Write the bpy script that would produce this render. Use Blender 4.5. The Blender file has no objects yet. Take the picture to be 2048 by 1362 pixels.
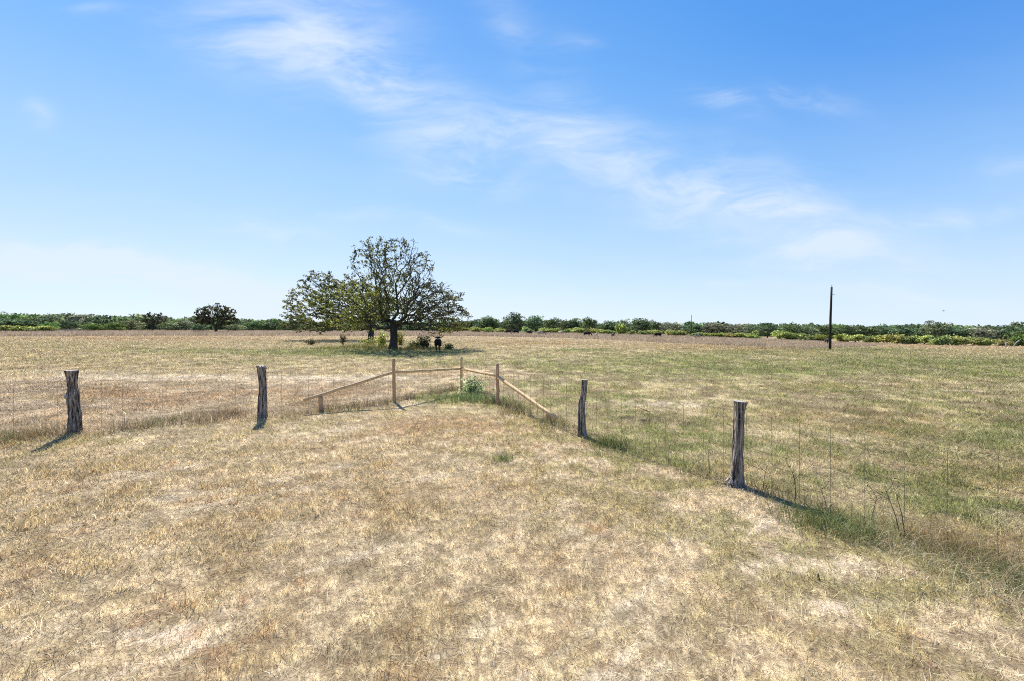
import bpy, bmesh, math, random
import numpy as np
from mathutils import Vector, Matrix, noise as mnoise
R = math.radians
scene = bpy.context.scene
C = scene.collection
PX0, PYH, FPX, H = 1024.0, 658.0, 850.0, 2.4       # lens solution of the photograph (2048 px wide)

# ------------------------------------------------------------------ camera
cd = bpy.data.cameras.new('camera'); cam = bpy.data.objects.new('camera', cd); C.objects.link(cam)
cam.location = (0, 0, H); cam.rotation_euler = (R(90), 0, 0)
cd.sensor_width = 36; cd.lens = 36*FPX/2048
cd.shift_y = -(681-PYH)/2048
cd.clip_start = .05; cd.clip_end = 5000
scene.camera = cam

# ------------------------------------------------------------------ light and sky
SUN_EL, SUN_AZ = 44.0, -28.0                        # azimuth from the view direction (+Y), positive to the right
sd = Vector((math.sin(R(SUN_AZ))*math.cos(R(SUN_EL)), math.cos(R(SUN_AZ))*math.cos(R(SUN_EL)), math.sin(R(SUN_EL))))
sl = bpy.data.lights.new('sun', 'SUN'); sl.energy = 5.0; sl.angle = R(.5); sl.color = (1, .95, .87)
so = bpy.data.objects.new('sun', sl); C.objects.link(so); so.location = (0, 0, 60)
so.rotation_euler = sd.to_track_quat('Z', 'Y').to_euler()
scene.view_settings.view_transform = 'Standard'; scene.view_settings.look = 'None'
scene.view_settings.gamma = 1; EXPO = .88; scene.view_settings.exposure = EXPO
scene.cycles.max_bounces = 6; scene.cycles.diffuse_bounces = 3; scene.cycles.transmission_bounces = 3
scene.cycles.transparent_max_bounces = 8
scene.cycles.use_denoising = False; scene.cycles.filter_width = 1.05
scene.cycles.sample_clamp_indirect = 4

w = bpy.data.worlds.new("World"); scene.world = w; w.use_nodes = True
NT = w.node_tree; NT.nodes.clear()
def N(nt, t, **kw):
    n = nt.nodes.new(t)
    for k, v in kw.items():
        if k == 'ins':
            for i, x in v.items(): n.inputs[i].default_value = x
        else: setattr(n, k, v)
    return n
def math_node(nt, op, a, b=None, clamp=False):
    n = nt.nodes.new('ShaderNodeMath'); n.operation = op; n.use_clamp = clamp
    for i, v in enumerate((a, b)):
        if v is None: continue
        if isinstance(v, (int, float)): n.inputs[i].default_value = v
        else: nt.links.new(v, n.inputs[i])
    return n.outputs[0]
def build_sky():
    nt = NT; L = nt.links.new
    out = N(nt, 'ShaderNodeOutputWorld'); bg = N(nt, 'ShaderNodeBackground'); bg.inputs[1].default_value = .15
    sky = N(nt, 'ShaderNodeTexSky', sky_type='NISHITA', sun_disc=False, sun_elevation=R(SUN_EL), sun_rotation=R(SUN_AZ),
            altitude=0, air_density=1.0, dust_density=.25, ozone_density=3.0)
    tc = N(nt, 'ShaderNodeTexCoord'); sp = N(nt, 'ShaderNodeSeparateXYZ'); L(tc.outputs['Generated'], sp.inputs[0])
    m = lambda op, a, b=None, c=False: math_node(nt, op, a, b, c)
    y = m('MAXIMUM', sp.outputs[1], .02)
    u = m('DIVIDE', sp.outputs[0], y); v = m('DIVIDE', sp.outputs[2], y)
    cmb = N(nt, 'ShaderNodeCombineXYZ'); L(u, cmb.inputs[0]); L(v, cmb.inputs[1])
    # warp
    wn = N(nt, 'ShaderNodeTexNoise', ins={'Scale': 2.2, 'Detail': 3.0, 'Roughness': .55}); L(cmb.outputs[0], wn.inputs['Vector'])
    wm = N(nt, 'ShaderNodeVectorMath', operation='MULTIPLY_ADD'); L(wn.outputs['Color'], wm.inputs[0])
    wm.inputs[1].default_value = (.30, .16, 0); L(cmb.outputs[0], wm.inputs[2])
    def fib(rot, sx, sy, detail, lo, hi, seed):
        mp = N(nt, 'ShaderNodeMapping'); mp.inputs['Rotation'].default_value = (0, 0, R(rot)); mp.inputs['Scale'].default_value = (sx, sy, 1)
        mp.inputs['Location'].default_value = (seed, seed*.7, seed*.3)
        L(wm.outputs[0], mp.inputs['Vector'])
        t = N(nt, 'ShaderNodeTexNoise', ins={'Scale': 1.0, 'Detail': detail, 'Roughness': .62, 'Distortion': .35}); L(mp.outputs[0], t.inputs['Vector'])
        r = N(nt, 'ShaderNodeMapRange', interpolation_type='SMOOTHSTEP', ins={1: lo, 2: hi}); L(t.outputs['Fac'], r.inputs[0])
        return r.outputs[0]
    fine = fib(12, 3.4, 13, 9, .36, .74, 3.1)
    soft = fib(16, 2.0, 5.5, 5, .32, .70, 9.4)
    tex = m('ADD', m('MULTIPLY', fine, .62), m('MULTIPLY', m('MULTIPLY', soft, m('ADD', m('MULTIPLY', fine, .6), .5)), .62))
    total = None
    sw = N(nt, 'ShaderNodeSeparateXYZ'); L(wm.outputs[0], sw.inputs[0])
    wu, wv = m('SUBTRACT', sw.outputs[0], .15), m('SUBTRACT', sw.outputs[1], .08)
    for (px, py, rx, ry, ang, amp) in CLOUDS:
        cu, cv = (px-1024)/850, (658-py)/850; a = R(-ang); rx *= 1.05/850; ry *= 1.12/850
        du, dv = m('SUBTRACT', wu, cu), m('SUBTRACT', wv, cv)
        e = m('ADD', m('MULTIPLY', du, math.cos(a)/rx), m('MULTIPLY', dv, math.sin(a)/rx))
        f = m('ADD', m('MULTIPLY', du, -math.sin(a)/ry), m('MULTIPLY', dv, math.cos(a)/ry))
        d2 = m('ADD', m('MULTIPLY', e, e), m('MULTIPLY', f, f))
        g = m('MULTIPLY', m('POWER', 2.718, m('MULTIPLY', d2, -1.0)), amp)
        total = g if total is None else m('ADD', total, g)
    front = m('GREATER_THAN', sp.outputs[1], .03)
    cl = m('MULTIPLY', m('MULTIPLY', tex, total), front)
    # thin veil all over, thicker towards the horizon
    el = N(nt, 'ShaderNodeMapRange', interpolation_type='SMOOTHSTEP', ins={1: .55, 2: -.05, 3: 0.0, 4: .33}); L(sp.outputs[2], el.inputs[0])
    veil = m('MULTIPLY', m('ADD', m('MULTIPLY', soft, .35), .75), el.outputs[0])
    cl = m('SUBTRACT', 1, m('POWER', 2.718, m('MULTIPLY', cl, -1.25)))
    fac = m('ADD', cl, veil, True)
    fac = m('MINIMUM', fac, .80)
    # clear-air colour: deeper with height and with angle from the sun, blended with the physical sky
    vd = N(nt, 'ShaderNodeVectorMath', operation='DOT_PRODUCT'); L(tc.outputs['Generated'], vd.inputs[0]); vd.inputs[1].default_value = tuple(sd)
    far = N(nt, 'ShaderNodeMapRange', interpolation_type='SMOOTHSTEP', ins={1: .92, 2: .35, 3: .92, 4: 1.5}); L(vd.outputs['Value'], far.inputs[0])
    zz = m('MULTIPLY', sp.outputs[2], far.outputs[0])
    cr = N(nt, 'ShaderNodeValToRGB'); els = cr.color_ramp.elements
    for i, (p, c) in enumerate(SKY_RAMP):
        e = els[i] if i < 2 else els.new(p)
        e.position = p; e.color = (*[((x/255+.055)/1.055)**2.4 for x in c], 1)
    L(zz, cr.inputs[0])
    sc_ = N(nt, 'ShaderNodeVectorMath', operation='SCALE'); L(cr.outputs[0], sc_.inputs[0]); sc_.inputs['Scale'].default_value = SKY_GAIN
    hs = N(nt, 'ShaderNodeMix', data_type='RGBA'); hs.inputs[0].default_value = .10; L(sc_.outputs[0], hs.inputs[6]); L(sky.outputs[0], hs.inputs[7])
    mx = N(nt, 'ShaderNodeMix', data_type='RGBA'); L(fac, mx.inputs[0]); L(hs.outputs[2], mx.inputs[6]); mx.inputs[7].default_value = CLOUD_COL
    L(mx.outputs[2], bg.inputs[0]); L(bg.outputs[0], out.inputs[0])
SKY_RAMP = [(0., (212, 232, 253)), (1., (52, 120, 222)), (.10, (196, 223, 253)), (.24, (158, 204, 252)), (.40, (120, 183, 247)), (.60, (80, 155, 238))]
SKY_GAIN = 1/(.15*2**EXPO)
CLOUD_COL = (.80*SKY_GAIN, .90*SKY_GAIN, 1.0*SKY_GAIN, 1)
#   px, py, radius along, radius across, tilt (down to the right), strength
CLOUDS = [(610, 70, 165, 88, 22, .85), (570, 115, 170, 45, 12, .8), (740, 165, 130, 45, 12, .95),
          (900, 300, 120, 45, 12, 1.0), (1070, 275, 120, 30, 12, 1.0), (950, 345, 120, 30, -8, .7), (1270, 340, 180, 60, 22, .75),
          (1480, 390, 150, 50, 18, .95), (1560, 450, 130, 45, 10, .5), (1680, 500, 190, 40, 12, .55), (1640, 555, 140, 25, 8, .45),
          (1150, 215, 110, 40, 30, .22), (1430, 210, 65, 18, 20, .8), (1560, 205, 60, 15, 8, .7), (1660, 210, 60, 20, 8, .25),
          (150, 525, 280, 26, 9, 2.4), (420, 580, 260, 26, 13, 2.4), (560, 450, 120, 16, 3, .5), (790, 435, 130, 15, 6, .45),
          (640, 500, 140, 14, 24, .3), (235, 35, 45, 12, 5, .4), (40, 240, 30, 22, 20, .35), (400, 35, 70, 16, -10, .3),
          (1060, 70, 120, 40, 45, .25), (1165, 82, 30, 14, 10, .35), (1900, 430, 120, 20, -12, .35), (2010, 330, 60, 12, -5, .3),
          (1440, 562, 60, 10, 3, .4), (1880, 600, 160, 18, 4, .45), (980, 600, 200, 20, 3, .25)]
build_sky()

# ------------------------------------------------------------------ numpy helpers
rng = np.random.default_rng(7)
def hash2(ix, iy, seed):
    h = (ix.astype(np.int64)*374761393 + iy.astype(np.int64)*668265263 + seed*1442695041) & 0xffffffff
    h = ((h ^ (h >> 13))*1274126177) & 0xffffffff
    h = ((h ^ (h >> 16))*2246822519) & 0xffffffff
    return ((h ^ (h >> 15)) & 0xffffff)/float(0xffffff)
def vnoise(x, y, seed=0):
    x = np.asarray(x, float); y = np.asarray(y, float)
    ix, iy = np.floor(x), np.floor(y); fx, fy = x-ix, y-iy
    fx = fx*fx*(3-2*fx); fy = fy*fy*(3-2*fy)
    a, b = hash2(ix, iy, seed), hash2(ix+1, iy, seed); c, d = hash2(ix, iy+1, seed), hash2(ix+1, iy+1, seed)
    return (a+(b-a)*fx)*(1-fy)+(c+(d-c)*fx)*fy
def fbm(x, y, seed=0, octs=4, gain=.5):
    t, a, s = 0., 1., 0.
    for o in range(octs):
        t = t+a*vnoise(x*2**o+17.3*o, y*2**o-9.1*o, seed+o*31); s += a; a *= gain
    return t/s
def sstep(a, b, x): t = np.clip((x-a)/(b-a), 0, 1); return t*t*(3-2*t)
def gau(x, s): return np.exp(-(x/s)**2)

# terrain: level near the camera, rising a little far left, falling away far right
GU = np.array([-1.6, -1.3, -.5, 0, .2, .35, .6, .8, 1.05, 1.3, 1.6]); GZ = np.array([1.3, 1.3, 1.0, .8, .6, .2, -.9, -1.8, -3.0, -3.6, -3.8])
def ground_z(x, y):
    x = np.asarray(x, float); y = np.asarray(y, float)
    yy = np.maximum(y, 1.)
    u = x/yy
    g = sum(np.interp(u+du, GU, GZ) for du in (-.12, -.06, 0, .06, .12))/5
    r = np.clip((yy-25)/125, 0, None)**1.2; r = np.where(yy > 150, 1+np.clip((yy-150)/150, 0, .7), r)
    near = np.exp(-np.hypot(x, y)/60)
    return g*r + near*(.05*(fbm(x*.35, y*.35, 5, 3)-.5)+.05*(fbm(x*1.7, y*1.7, 6, 2)-.5))*sstep(0, 3, np.hypot(x, y))
def at(px, py, dmax=900):
    """the ground point seen at a pixel of the photograph"""
    u, s = (px-PX0)/FPX, (py-PYH)/FPX
    d = np.geomspace(2, dmax, 3000); z = ground_z(u*d, d); f = (H-s*d)-z
    k = np.where(f < 0)[0]; i = k[0] if len(k) else len(d)-1
    return Vector((u*d[i], d[i], float(z[i])))
def atd(px, d): return Vector(((px-PX0)/FPX*d, d, float(ground_z((px-PX0)/FPX*d, d))))

# fence line: lawn inside, pasture outside
FX = np.array([-60, -22, -10.0, -6.74, -3.85, -1.99, -.46, 1.57, 3.45, 5.33, 9.0, 60])
FY = np.array([-18, 3.0, 9.71, 11.5, 13.9, 16.7, 13.6, 9.5, 6.5, 3.5, -2.4, -80])
def fence_s(x, y):
    "rough signed distance, positive on the lawn side"
    sl = np.where(x < -1.99, .82, np.where(x < -.46, .45, .5))
    return (np.interp(x, FX, FY)-y)*sl

# ------------------------------------------------------------------ fast mesh building
def fast_mesh(name, V, faces, col=None, smooth=False):
    me = bpy.data.meshes.new(name)
    V = np.ascontiguousarray(V, np.float32); me.vertices.add(len(V)); me.vertices.foreach_set('co', V.ravel())
    loops = np.concatenate([f.ravel() for f in faces]).astype(np.int32)
    tot = np.concatenate([np.full(len(f), f.shape[1], np.int32) for f in faces])
    st = np.concatenate([[0], np.cumsum(tot)[:-1]]).astype(np.int32)
    me.loops.add(len(loops)); me.loops.foreach_set('vertex_index', loops)
    me.polygons.add(len(tot)); me.polygons.foreach_set('loop_start', st)
    try: me.polygons.foreach_set('loop_total', tot)
    except Exception: pass
    if smooth: me.polygons.foreach_set('use_smooth', np.ones(len(tot), bool))
    if col is not None:
        a = me.color_attributes.new('col', 'FLOAT_COLOR', 'POINT')
        c = np.ones((len(V), 4), np.float32); c[:, :3] = col; a.data.foreach_set('color', c.ravel())
    me.update(calc_edges=True); me.validate()
    return me
def obj(name, me, mat=None, parent=None):
    o = bpy.data.objects.new(name, me); C.objects.link(o)
    if mat is not None and len(me.materials) == 0: me.materials.append(mat)
    if parent is not None: o.parent = parent
    return o
def empty(name, loc, rz=0, sc=1):
    o = bpy.data.objects.new(name, None); C.objects.link(o); o.location = loc; o.rotation_euler = (0, 0, rz); o.scale = (sc,)*3
    o.empty_display_size = .3; return o
def tag(o, label=None, cat=None, group=None, kind=None):
    for k, v in (('label', label), ('category', cat), ('group', group), ('kind', kind)):
        if v: o[k] = v
    return o
def copy_tree(o, parent=None):
    c = o.copy(); C.objects.link(c)
    if parent is not None: c.parent = parent
    for ch in list(o.children): copy_tree(ch, c)
    return c

class MB:
    "collects tubes, boxes and quads into one mesh"
    def __init__(s): s.V, s.F, s.n, s.K = [], [], 0, []
    def add(s, v, f, col=None):
        v = np.asarray(v, float); s.V.append(v)
        for q in f: s.F.append(np.asarray(q)+s.n)
        s.n += len(v)
        if col is not None: s.K.append(np.broadcast_to(np.asarray(col, float), (len(v), 3)))
    def tube(s, pts, rad, n=8, cap=True, col=None):
        pts = np.asarray(pts, float); m = len(pts); rad = np.broadcast_to(np.asarray(rad, float), (m,))
        t = np.gradient(pts, axis=0); t /= np.linalg.norm(t, axis=1)[:, None]+1e-9
        ref = np.array([0, 0, 1.]) if abs(t[:, 2]).mean() < .8 else np.array([1., 0, 0])
        a = np.cross(t, ref); a /= np.linalg.norm(a, axis=1)[:, None]+1e-9; b = np.cross(t, a)
        th = np.arange(n)/n*2*np.pi
        v = pts[:, None]+rad[:, None, None]*(np.cos(th)[None, :, None]*a[:, None]+np.sin(th)[None, :, None]*b[:, None])
        f = []
        i, j = np.meshgrid(np.arange(m-1), np.arange(n), indexing='ij'); j2 = (j+1) % n
        quads = np.stack([i*n+j, i*n+j2, (i+1)*n+j2, (i+1)*n+j], -1).reshape(-1, 4)
        f.append(quads[:, ::-1])
        v = v.reshape(-1, 3)
        if cap: f.append(np.arange(n)[None]); f.append((np.arange(n)[::-1]+(m-1)*n)[None])
        s.add(v, f, col); return s
    def mesh(s, name, smooth=True):
        return fast_mesh(name, np.concatenate(s.V), s.F, np.concatenate(s.K) if s.K else None, smooth)

# ------------------------------------------------------------------ materials
def new_mat(name):
    m = bpy.data.materials.new(name); m.use_nodes = True; nt = m.node_tree; nt.nodes.clear()
    out = N(nt, 'ShaderNodeOutputMaterial'); return m, nt, out
def leafy_mat(name, col=None, transl=.35, var=.35, hue=.0, gloss=.0, objvar=0.):
    "diffuse + translucent; colour from the mesh attribute 'col' or a fixed colour, varied in space"
    m, nt, out = new_mat(name); L = nt.links.new
    if col is None: at_ = N(nt, 'ShaderNodeAttribute', attribute_name='col'); base = at_.outputs['Color']
    else: rgb = N(nt, 'ShaderNodeRGB'); rgb.outputs[0].default_value = (*col, 1); base = rgb.outputs[0]
    geo = N(nt, 'ShaderNodeNewGeometry')
    hs = N(nt, 'ShaderNodeHueSaturation'); L(base, hs.inputs['Color'])
    mr = N(nt, 'ShaderNodeMapRange', ins={3: 1-var, 4: 1+var}); L(geo.outputs['Random Per Island'], mr.inputs[0])
    val = mr.outputs[0]
    if objvar:
        oi = N(nt, 'ShaderNodeObjectInfo'); m2 = N(nt, 'ShaderNodeMapRange', ins={3: 1-objvar, 4: 1+objvar}); L(oi.outputs['Random'], m2.inputs[0])
        val = math_node(nt, 'MULTIPLY', val, m2.outputs[0])
        m3 = N(nt, 'ShaderNodeMapRange', ins={3: .5-.02, 4: .5+.02}); L(oi.outputs['Random'], m3.inputs[0]); L(m3.outputs[0], hs.inputs['Hue'])
    L(val, hs.inputs['Value'])
    d = N(nt, 'ShaderNodeBsdfDiffuse'); t = N(nt, 'ShaderNodeBsdfTranslucent'); mx = N(nt, 'ShaderNodeMixShader'); mx.inputs[0].default_value = transl
    L(hs.outputs[0], d.inputs[0]); L(hs.outputs[0], t.inputs[0]); L(d.outputs[0], mx.inputs[1]); L(t.outputs[0], mx.inputs[2])
    last = mx.outputs[0]
    if gloss:
        g = N(nt, 'ShaderNodeBsdfGlossy', ins={'Roughness': .45}); g.inputs[0].default_value = (1, 1, 1, 1)
        m2 = N(nt, 'ShaderNodeMixShader'); m2.inputs[0].default_value = gloss; L(last, m2.inputs[1]); L(g.outputs[0], m2.inputs[2]); last = m2.outputs[0]
    L(last, out.inputs[0]); return m
def rough_mat(name, c1, c2, scale=(8, 8, 8), rough=.9, bump=.4, dist=.02, detail=6, ramp=(.35, .68)):
    m, nt, out = new_mat(name); L = nt.links.new
    b = N(nt, 'ShaderNodeBsdfPrincipled', ins={'Roughness': rough}); b.inputs['Specular IOR Level'].default_value = .2
    tc = N(nt, 'ShaderNodeTexCoord'); mp = N(nt, 'ShaderNodeMapping'); mp.inputs['Scale'].default_value = scale; L(tc.outputs['Object'], mp.inputs[0])
    n = N(nt, 'ShaderNodeTexNoise', ins={'Scale': 1.0, 'Detail': detail, 'Roughness': .65}); L(mp.outputs[0], n.inputs['Vector'])
    cr = N(nt, 'ShaderNodeValToRGB'); e = cr.color_ramp.elements; e[0].position, e[1].position = ramp
    e[0].color = (*c1, 1); e[1].color = (*c2, 1)
    L(n.outputs['Fac'], cr.inputs[0]); L(cr.outputs[0], b.inputs['Base Color'])
    bp = N(nt, 'ShaderNodeBump', ins={'Strength': bump, 'Distance': dist}); L(n.outputs['Fac'], bp.inputs['Height']); L(bp.outputs[0], b.inputs['Normal'])
    L(b.outputs[0], out.inputs[0]); return m
def ground_mat():
    m, nt, out = new_mat('pasture_soil'); L = nt.links.new
    b = N(nt, 'ShaderNodeBsdfPrincipled', ins={'Roughness': 1.0}); b.inputs['Specular IOR Level'].default_value = .05
    a = N(nt, 'ShaderNodeAttribute', attribute_name='col'); tc = N(nt, 'ShaderNodeTexCoord')
    n1 = N(nt, 'ShaderNodeTexNoise', ins={'Scale': 38.0, 'Detail': 5.0, 'Roughness': .7}); L(tc.outputs['Object'], n1.inputs['Vector'])
    mp = N(nt, 'ShaderNodeMapping'); mp.inputs['Scale'].default_value = (1.3, 2.2, 1); L(tc.outputs['Object'], mp.inputs[0])
    n2 = N(nt, 'ShaderNodeTexNoise', ins={'Scale': 1.0, 'Detail': 8.0, 'Roughness': .75}); L(mp.outputs[0], n2.inputs['Vector'])
    r1 = N(nt, 'ShaderNodeMapRange', ins={1: .3, 2: .7, 3: .66, 4: 1.3}); L(n1.outputs['Fac'], r1.inputs[0])
    r2 = N(nt, 'ShaderNodeMapRange', ins={1: .35, 2: .65, 3: .7, 4: 1.28}); L(n2.outputs['Fac'], r2.inputs[0])
    hs = N(nt, 'ShaderNodeHueSaturation'); L(a.outputs['Color'], hs.inputs['Color']); L(math_node(nt, 'MULTIPLY', r1.outputs[0], r2.outputs[0]), hs.inputs['Value'])
    L(hs.outputs[0], b.inputs['Base Color'])
    bp = N(nt, 'ShaderNodeBump', ins={'Strength': .6, 'Distance': .03}); L(n1.outputs['Fac'], bp.inputs['Height']); L(bp.outputs[0], b.inputs['Normal'])
    L(b.outputs[0], out.inputs[0]); return m
M_ground = ground_mat()
M_grass = leafy_mat('grass_blades', None, .38, .30)
M_tall = leafy_mat('tall_dry_grass', None, .35, .30)
M_bark = rough_mat('oak_bark', (.028, .024, .020), (.085, .075, .065), (5, 5, 2), bump=.8, dist=.05)
M_leaf_oak = leafy_mat('oak_leaves', None, .50, .40)
M_far = leafy_mat('far_foliage', None, .40, .40, objvar=.14)
M_bush = leafy_mat('bush_foliage', None, .45, .35, objvar=.15)
M_cedar = rough_mat('weathered_cedar', (.034, .028, .022), (.46, .385, .31), (34, 34, 2.2), bump=1.0, dist=.02, detail=8, ramp=(.42, .60))
M_cut = rough_mat('sawn_wood_end', (.28, .25, .21), (.50, .46, .40), (30, 30, 30), bump=.3)
M_lumber = rough_mat('treated_round_timber', (.42, .24, .11), (.66, .44, .24), (40, 40, 3), bump=.3, dist=.005)
M_rail = rough_mat('peeled_rail_timber', (.55, .35, .16), (.80, .58, .32), (30, 30, 30), bump=.3, dist=.005)
M_wire = rough_mat('galvanised_wire', (.07, .06, .05), (.15, .13, .11), (60, 60, 60), rough=.6)
M_pole = rough_mat('creosoted_pole', (.018, .015, .013), (.05, .042, .036), (20, 20, 1), bump=.5)
M_metal = rough_mat('dark_metal', (.05, .05, .05), (.12, .12, .12), (20, 20, 20), rough=.5)
M_black = rough_mat('black_hide', (.006, .005, .005), (.016, .013, .012), (9, 9, 9), rough=.75, bump=.1)
M_brown = rough_mat('dark_brown_hide', (.025, .014, .009), (.06, .035, .022), (9, 9, 9), rough=.75, bump=.1)
M_pale = rough_mat('pale_hide', (.34, .27, .20), (.60, .52, .40), (6, 6, 6), rough=.8, bump=.1)
M_patch = rough_mat('spotted_hide', (.03, .02, .014), (.56, .48, .38), (2.2, 2.2, 2.2), rough=.8, bump=.1, detail=1)
M_horn = rough_mat('horn', (.04, .033, .025), (.12, .10, .07), (20, 20, 20), rough=.5)
M_stem = rough_mat('dry_stem', (.055, .045, .035), (.14, .115, .08), (30, 30, 30))
M_deadwood = rough_mat('bleached_deadwood', (.22, .20, .17), (.42, .39, .34), (14, 14, 3), bump=.6)
M_darkwood = rough_mat('dark_deadwood', (.04, .033, .028), (.12, .10, .08), (14, 14, 3), bump=.6)

# ------------------------------------------------------------------ ground colour, shared by the soil and the grass on it
def mixc(a, b, t): return a+(np.asarray(b)-a)*t[..., None]
GREEN_AND_SHADE_SPOTS = [  # px, py, half-width px, half-height px, strength
    (1170, 700, 60, 2.2, 1.3), (1350, 715, 90, 8, .5), (930, 725, 130, 8, .45), (1450, 740, 130, 9, .7), (1600, 745, 120, 7, .6), (1950, 745, 150, 8, .5), (1850, 725, 150, 7, .5),
    (920, 790, 75, 16, 1.1), (1010, 820, 60, 10, .7), (860, 800, 40, 8, .7), (1060, 770, 60, 12, .5), (1200, 800, 120, 22, .5), (1330, 870, 150, 22, .7), (1420, 905, 90, 20, .6),
    (1250, 900, 80, 12, .7), (1330, 930, 70, 14, .5), (1700, 960, 120, 20, .8), (1850, 1010, 130, 25, .8), (1980, 1040, 100, 25, .8), (2000, 1180, 80, 25, .6),
    (2030, 870, 110, 22, .9), (1640, 905, 80, 12, .5), (1005, 918, 16, 7, 1.2), (950, 918, 60, 14, .35), (330, 700, 120, 4, .35), (500, 705, 160, 6, .4), (120, 800, 130, 7, .25), (480, 725, 100, 6, .35),
    (660, 703, 110, 6, 1.4), (780, 706, 120, 7, 1.3), (900, 704, 60, 4, 1.0), (20, 910, 60, 12, .25), (1730, 700, 130, 5, .6), (1500, 705, 90, 5, .4), (1230, 830, 60, 8, .3), (800, 683, 130, 3, .4)]  # first three: green grass, strengthened to paint in the oak's shade
RUST_SPOTS = [(300, 677, 200, 3, .8), (1060, 685, 110, 4, .9), (1400, 694, 150, 5, .7), (1560, 700, 90, 5, .6), (1850, 690, 100, 3, .5), (1780, 850, 130, 25, .8), (1230, 785, 130, 12, .6),
    (1650, 770, 200, 8, .4), (1950, 950, 120, 25, .5), (300, 790, 200, 16, .5), (900, 850, 160, 16, .6), (980, 830, 60, 9, .5), (1650, 830, 160, 12, .5), (1250, 730, 120, 6, .35), (640, 780, 80, 14, .6)]
PALE_SPOTS = [(230, 755, 170, 6, .9), (700, 757, 140, 5, .9), (430, 755, 140, 5, .8), (120, 745, 130, 5, .5), (750, 800, 60, 12, .4), (1330, 808, 90, 7, .6), (1230, 798, 60, 8, .4),
    (1580, 1130, 130, 22, 1.0), (1500, 1050, 120, 16, .6), (1680, 1210, 110, 20, .8), (1370, 1080, 80, 16, .4), (320, 1270, 90, 20, .7), (250, 1100, 120, 14, .4), (1990, 780, 120, 7, .3), (1540, 895, 60, 9, .4)]
def spots(px, py, S):
    t = np.zeros_like(px)
    for (cx, cy, rx, ry, a) in S: t += a*np.exp(-((px-cx)/rx)**2-((py-cy)/ry)**2)
    return t
# the spots are turned into ground ellipses once, in metres
def to_ground(S):
    out = []
    for (cx, cy, rx, ry, a) in S:
        p, q, r_ = at(cx, cy), at(cx, cy-ry), at(cx, cy+ry)
        out.append((p.x, p.y, rx/FPX*p.y, max(.05*math.sqrt(p.y), (q.y-r_.y)/2), a, (q.x-r_.x)/max(q.y-r_.y, .1)))
    return out
def gspots(x, y, S):
    t = np.zeros_like(x)
    for (cx, cy, rx, ry, a, sh) in S: dy = y-cy; t += a*np.exp(-((x-cx-sh*dy)/rx)**2-(dy/ry)**2)
    return t
DARK_SPOTS = [(1255, 836, 13, 3.5, 1), (1288, 843, 14, 3.5, .9), (1370, 848, 16, 3.5, .9), (1330, 838, 50, 7, .45), (1150, 724, 35, 2, .6), (1420, 792, 14, 2.5, .9), (1450, 740, 60, 2.5, .5), (1340, 760, 60, 3, .35), (1290, 812, 40, 3, .3),
    (350, 797, 30, 2.5, .8), (120, 775, 60, 2, .4), (40, 738, 40, 2, .4), (1130, 829, 14, 3, .6), (1060, 745, 50, 2, .35), (1720, 840, 50, 3, .4), (1440, 1285, 12, 4, .5), (300, 1050, 16, 3, .5), (765, 1080, 22, 2.5, .55), (725, 1130, 22, 2.5, .5), (985, 1130, 8, 3, .5), (290, 1245, 10, 4, .5)]
GG, GR, GP, GD = to_ground(GREEN_AND_SHADE_SPOTS), to_ground(RUST_SPOTS), to_ground(PALE_SPOTS), to_ground(DARK_SPOTS)
STRAW, GOLD, RUST = np.array([.57, .455, .275]), np.array([.45, .315, .150]), np.array([.40, .235, .105])
PALE, OLIVE, GREEN, MAUVE = np.array([.76, .66, .485]), np.array([.34, .305, .115]), np.array([.22, .25, .08]), np.array([.34, .26, .19])
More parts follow.
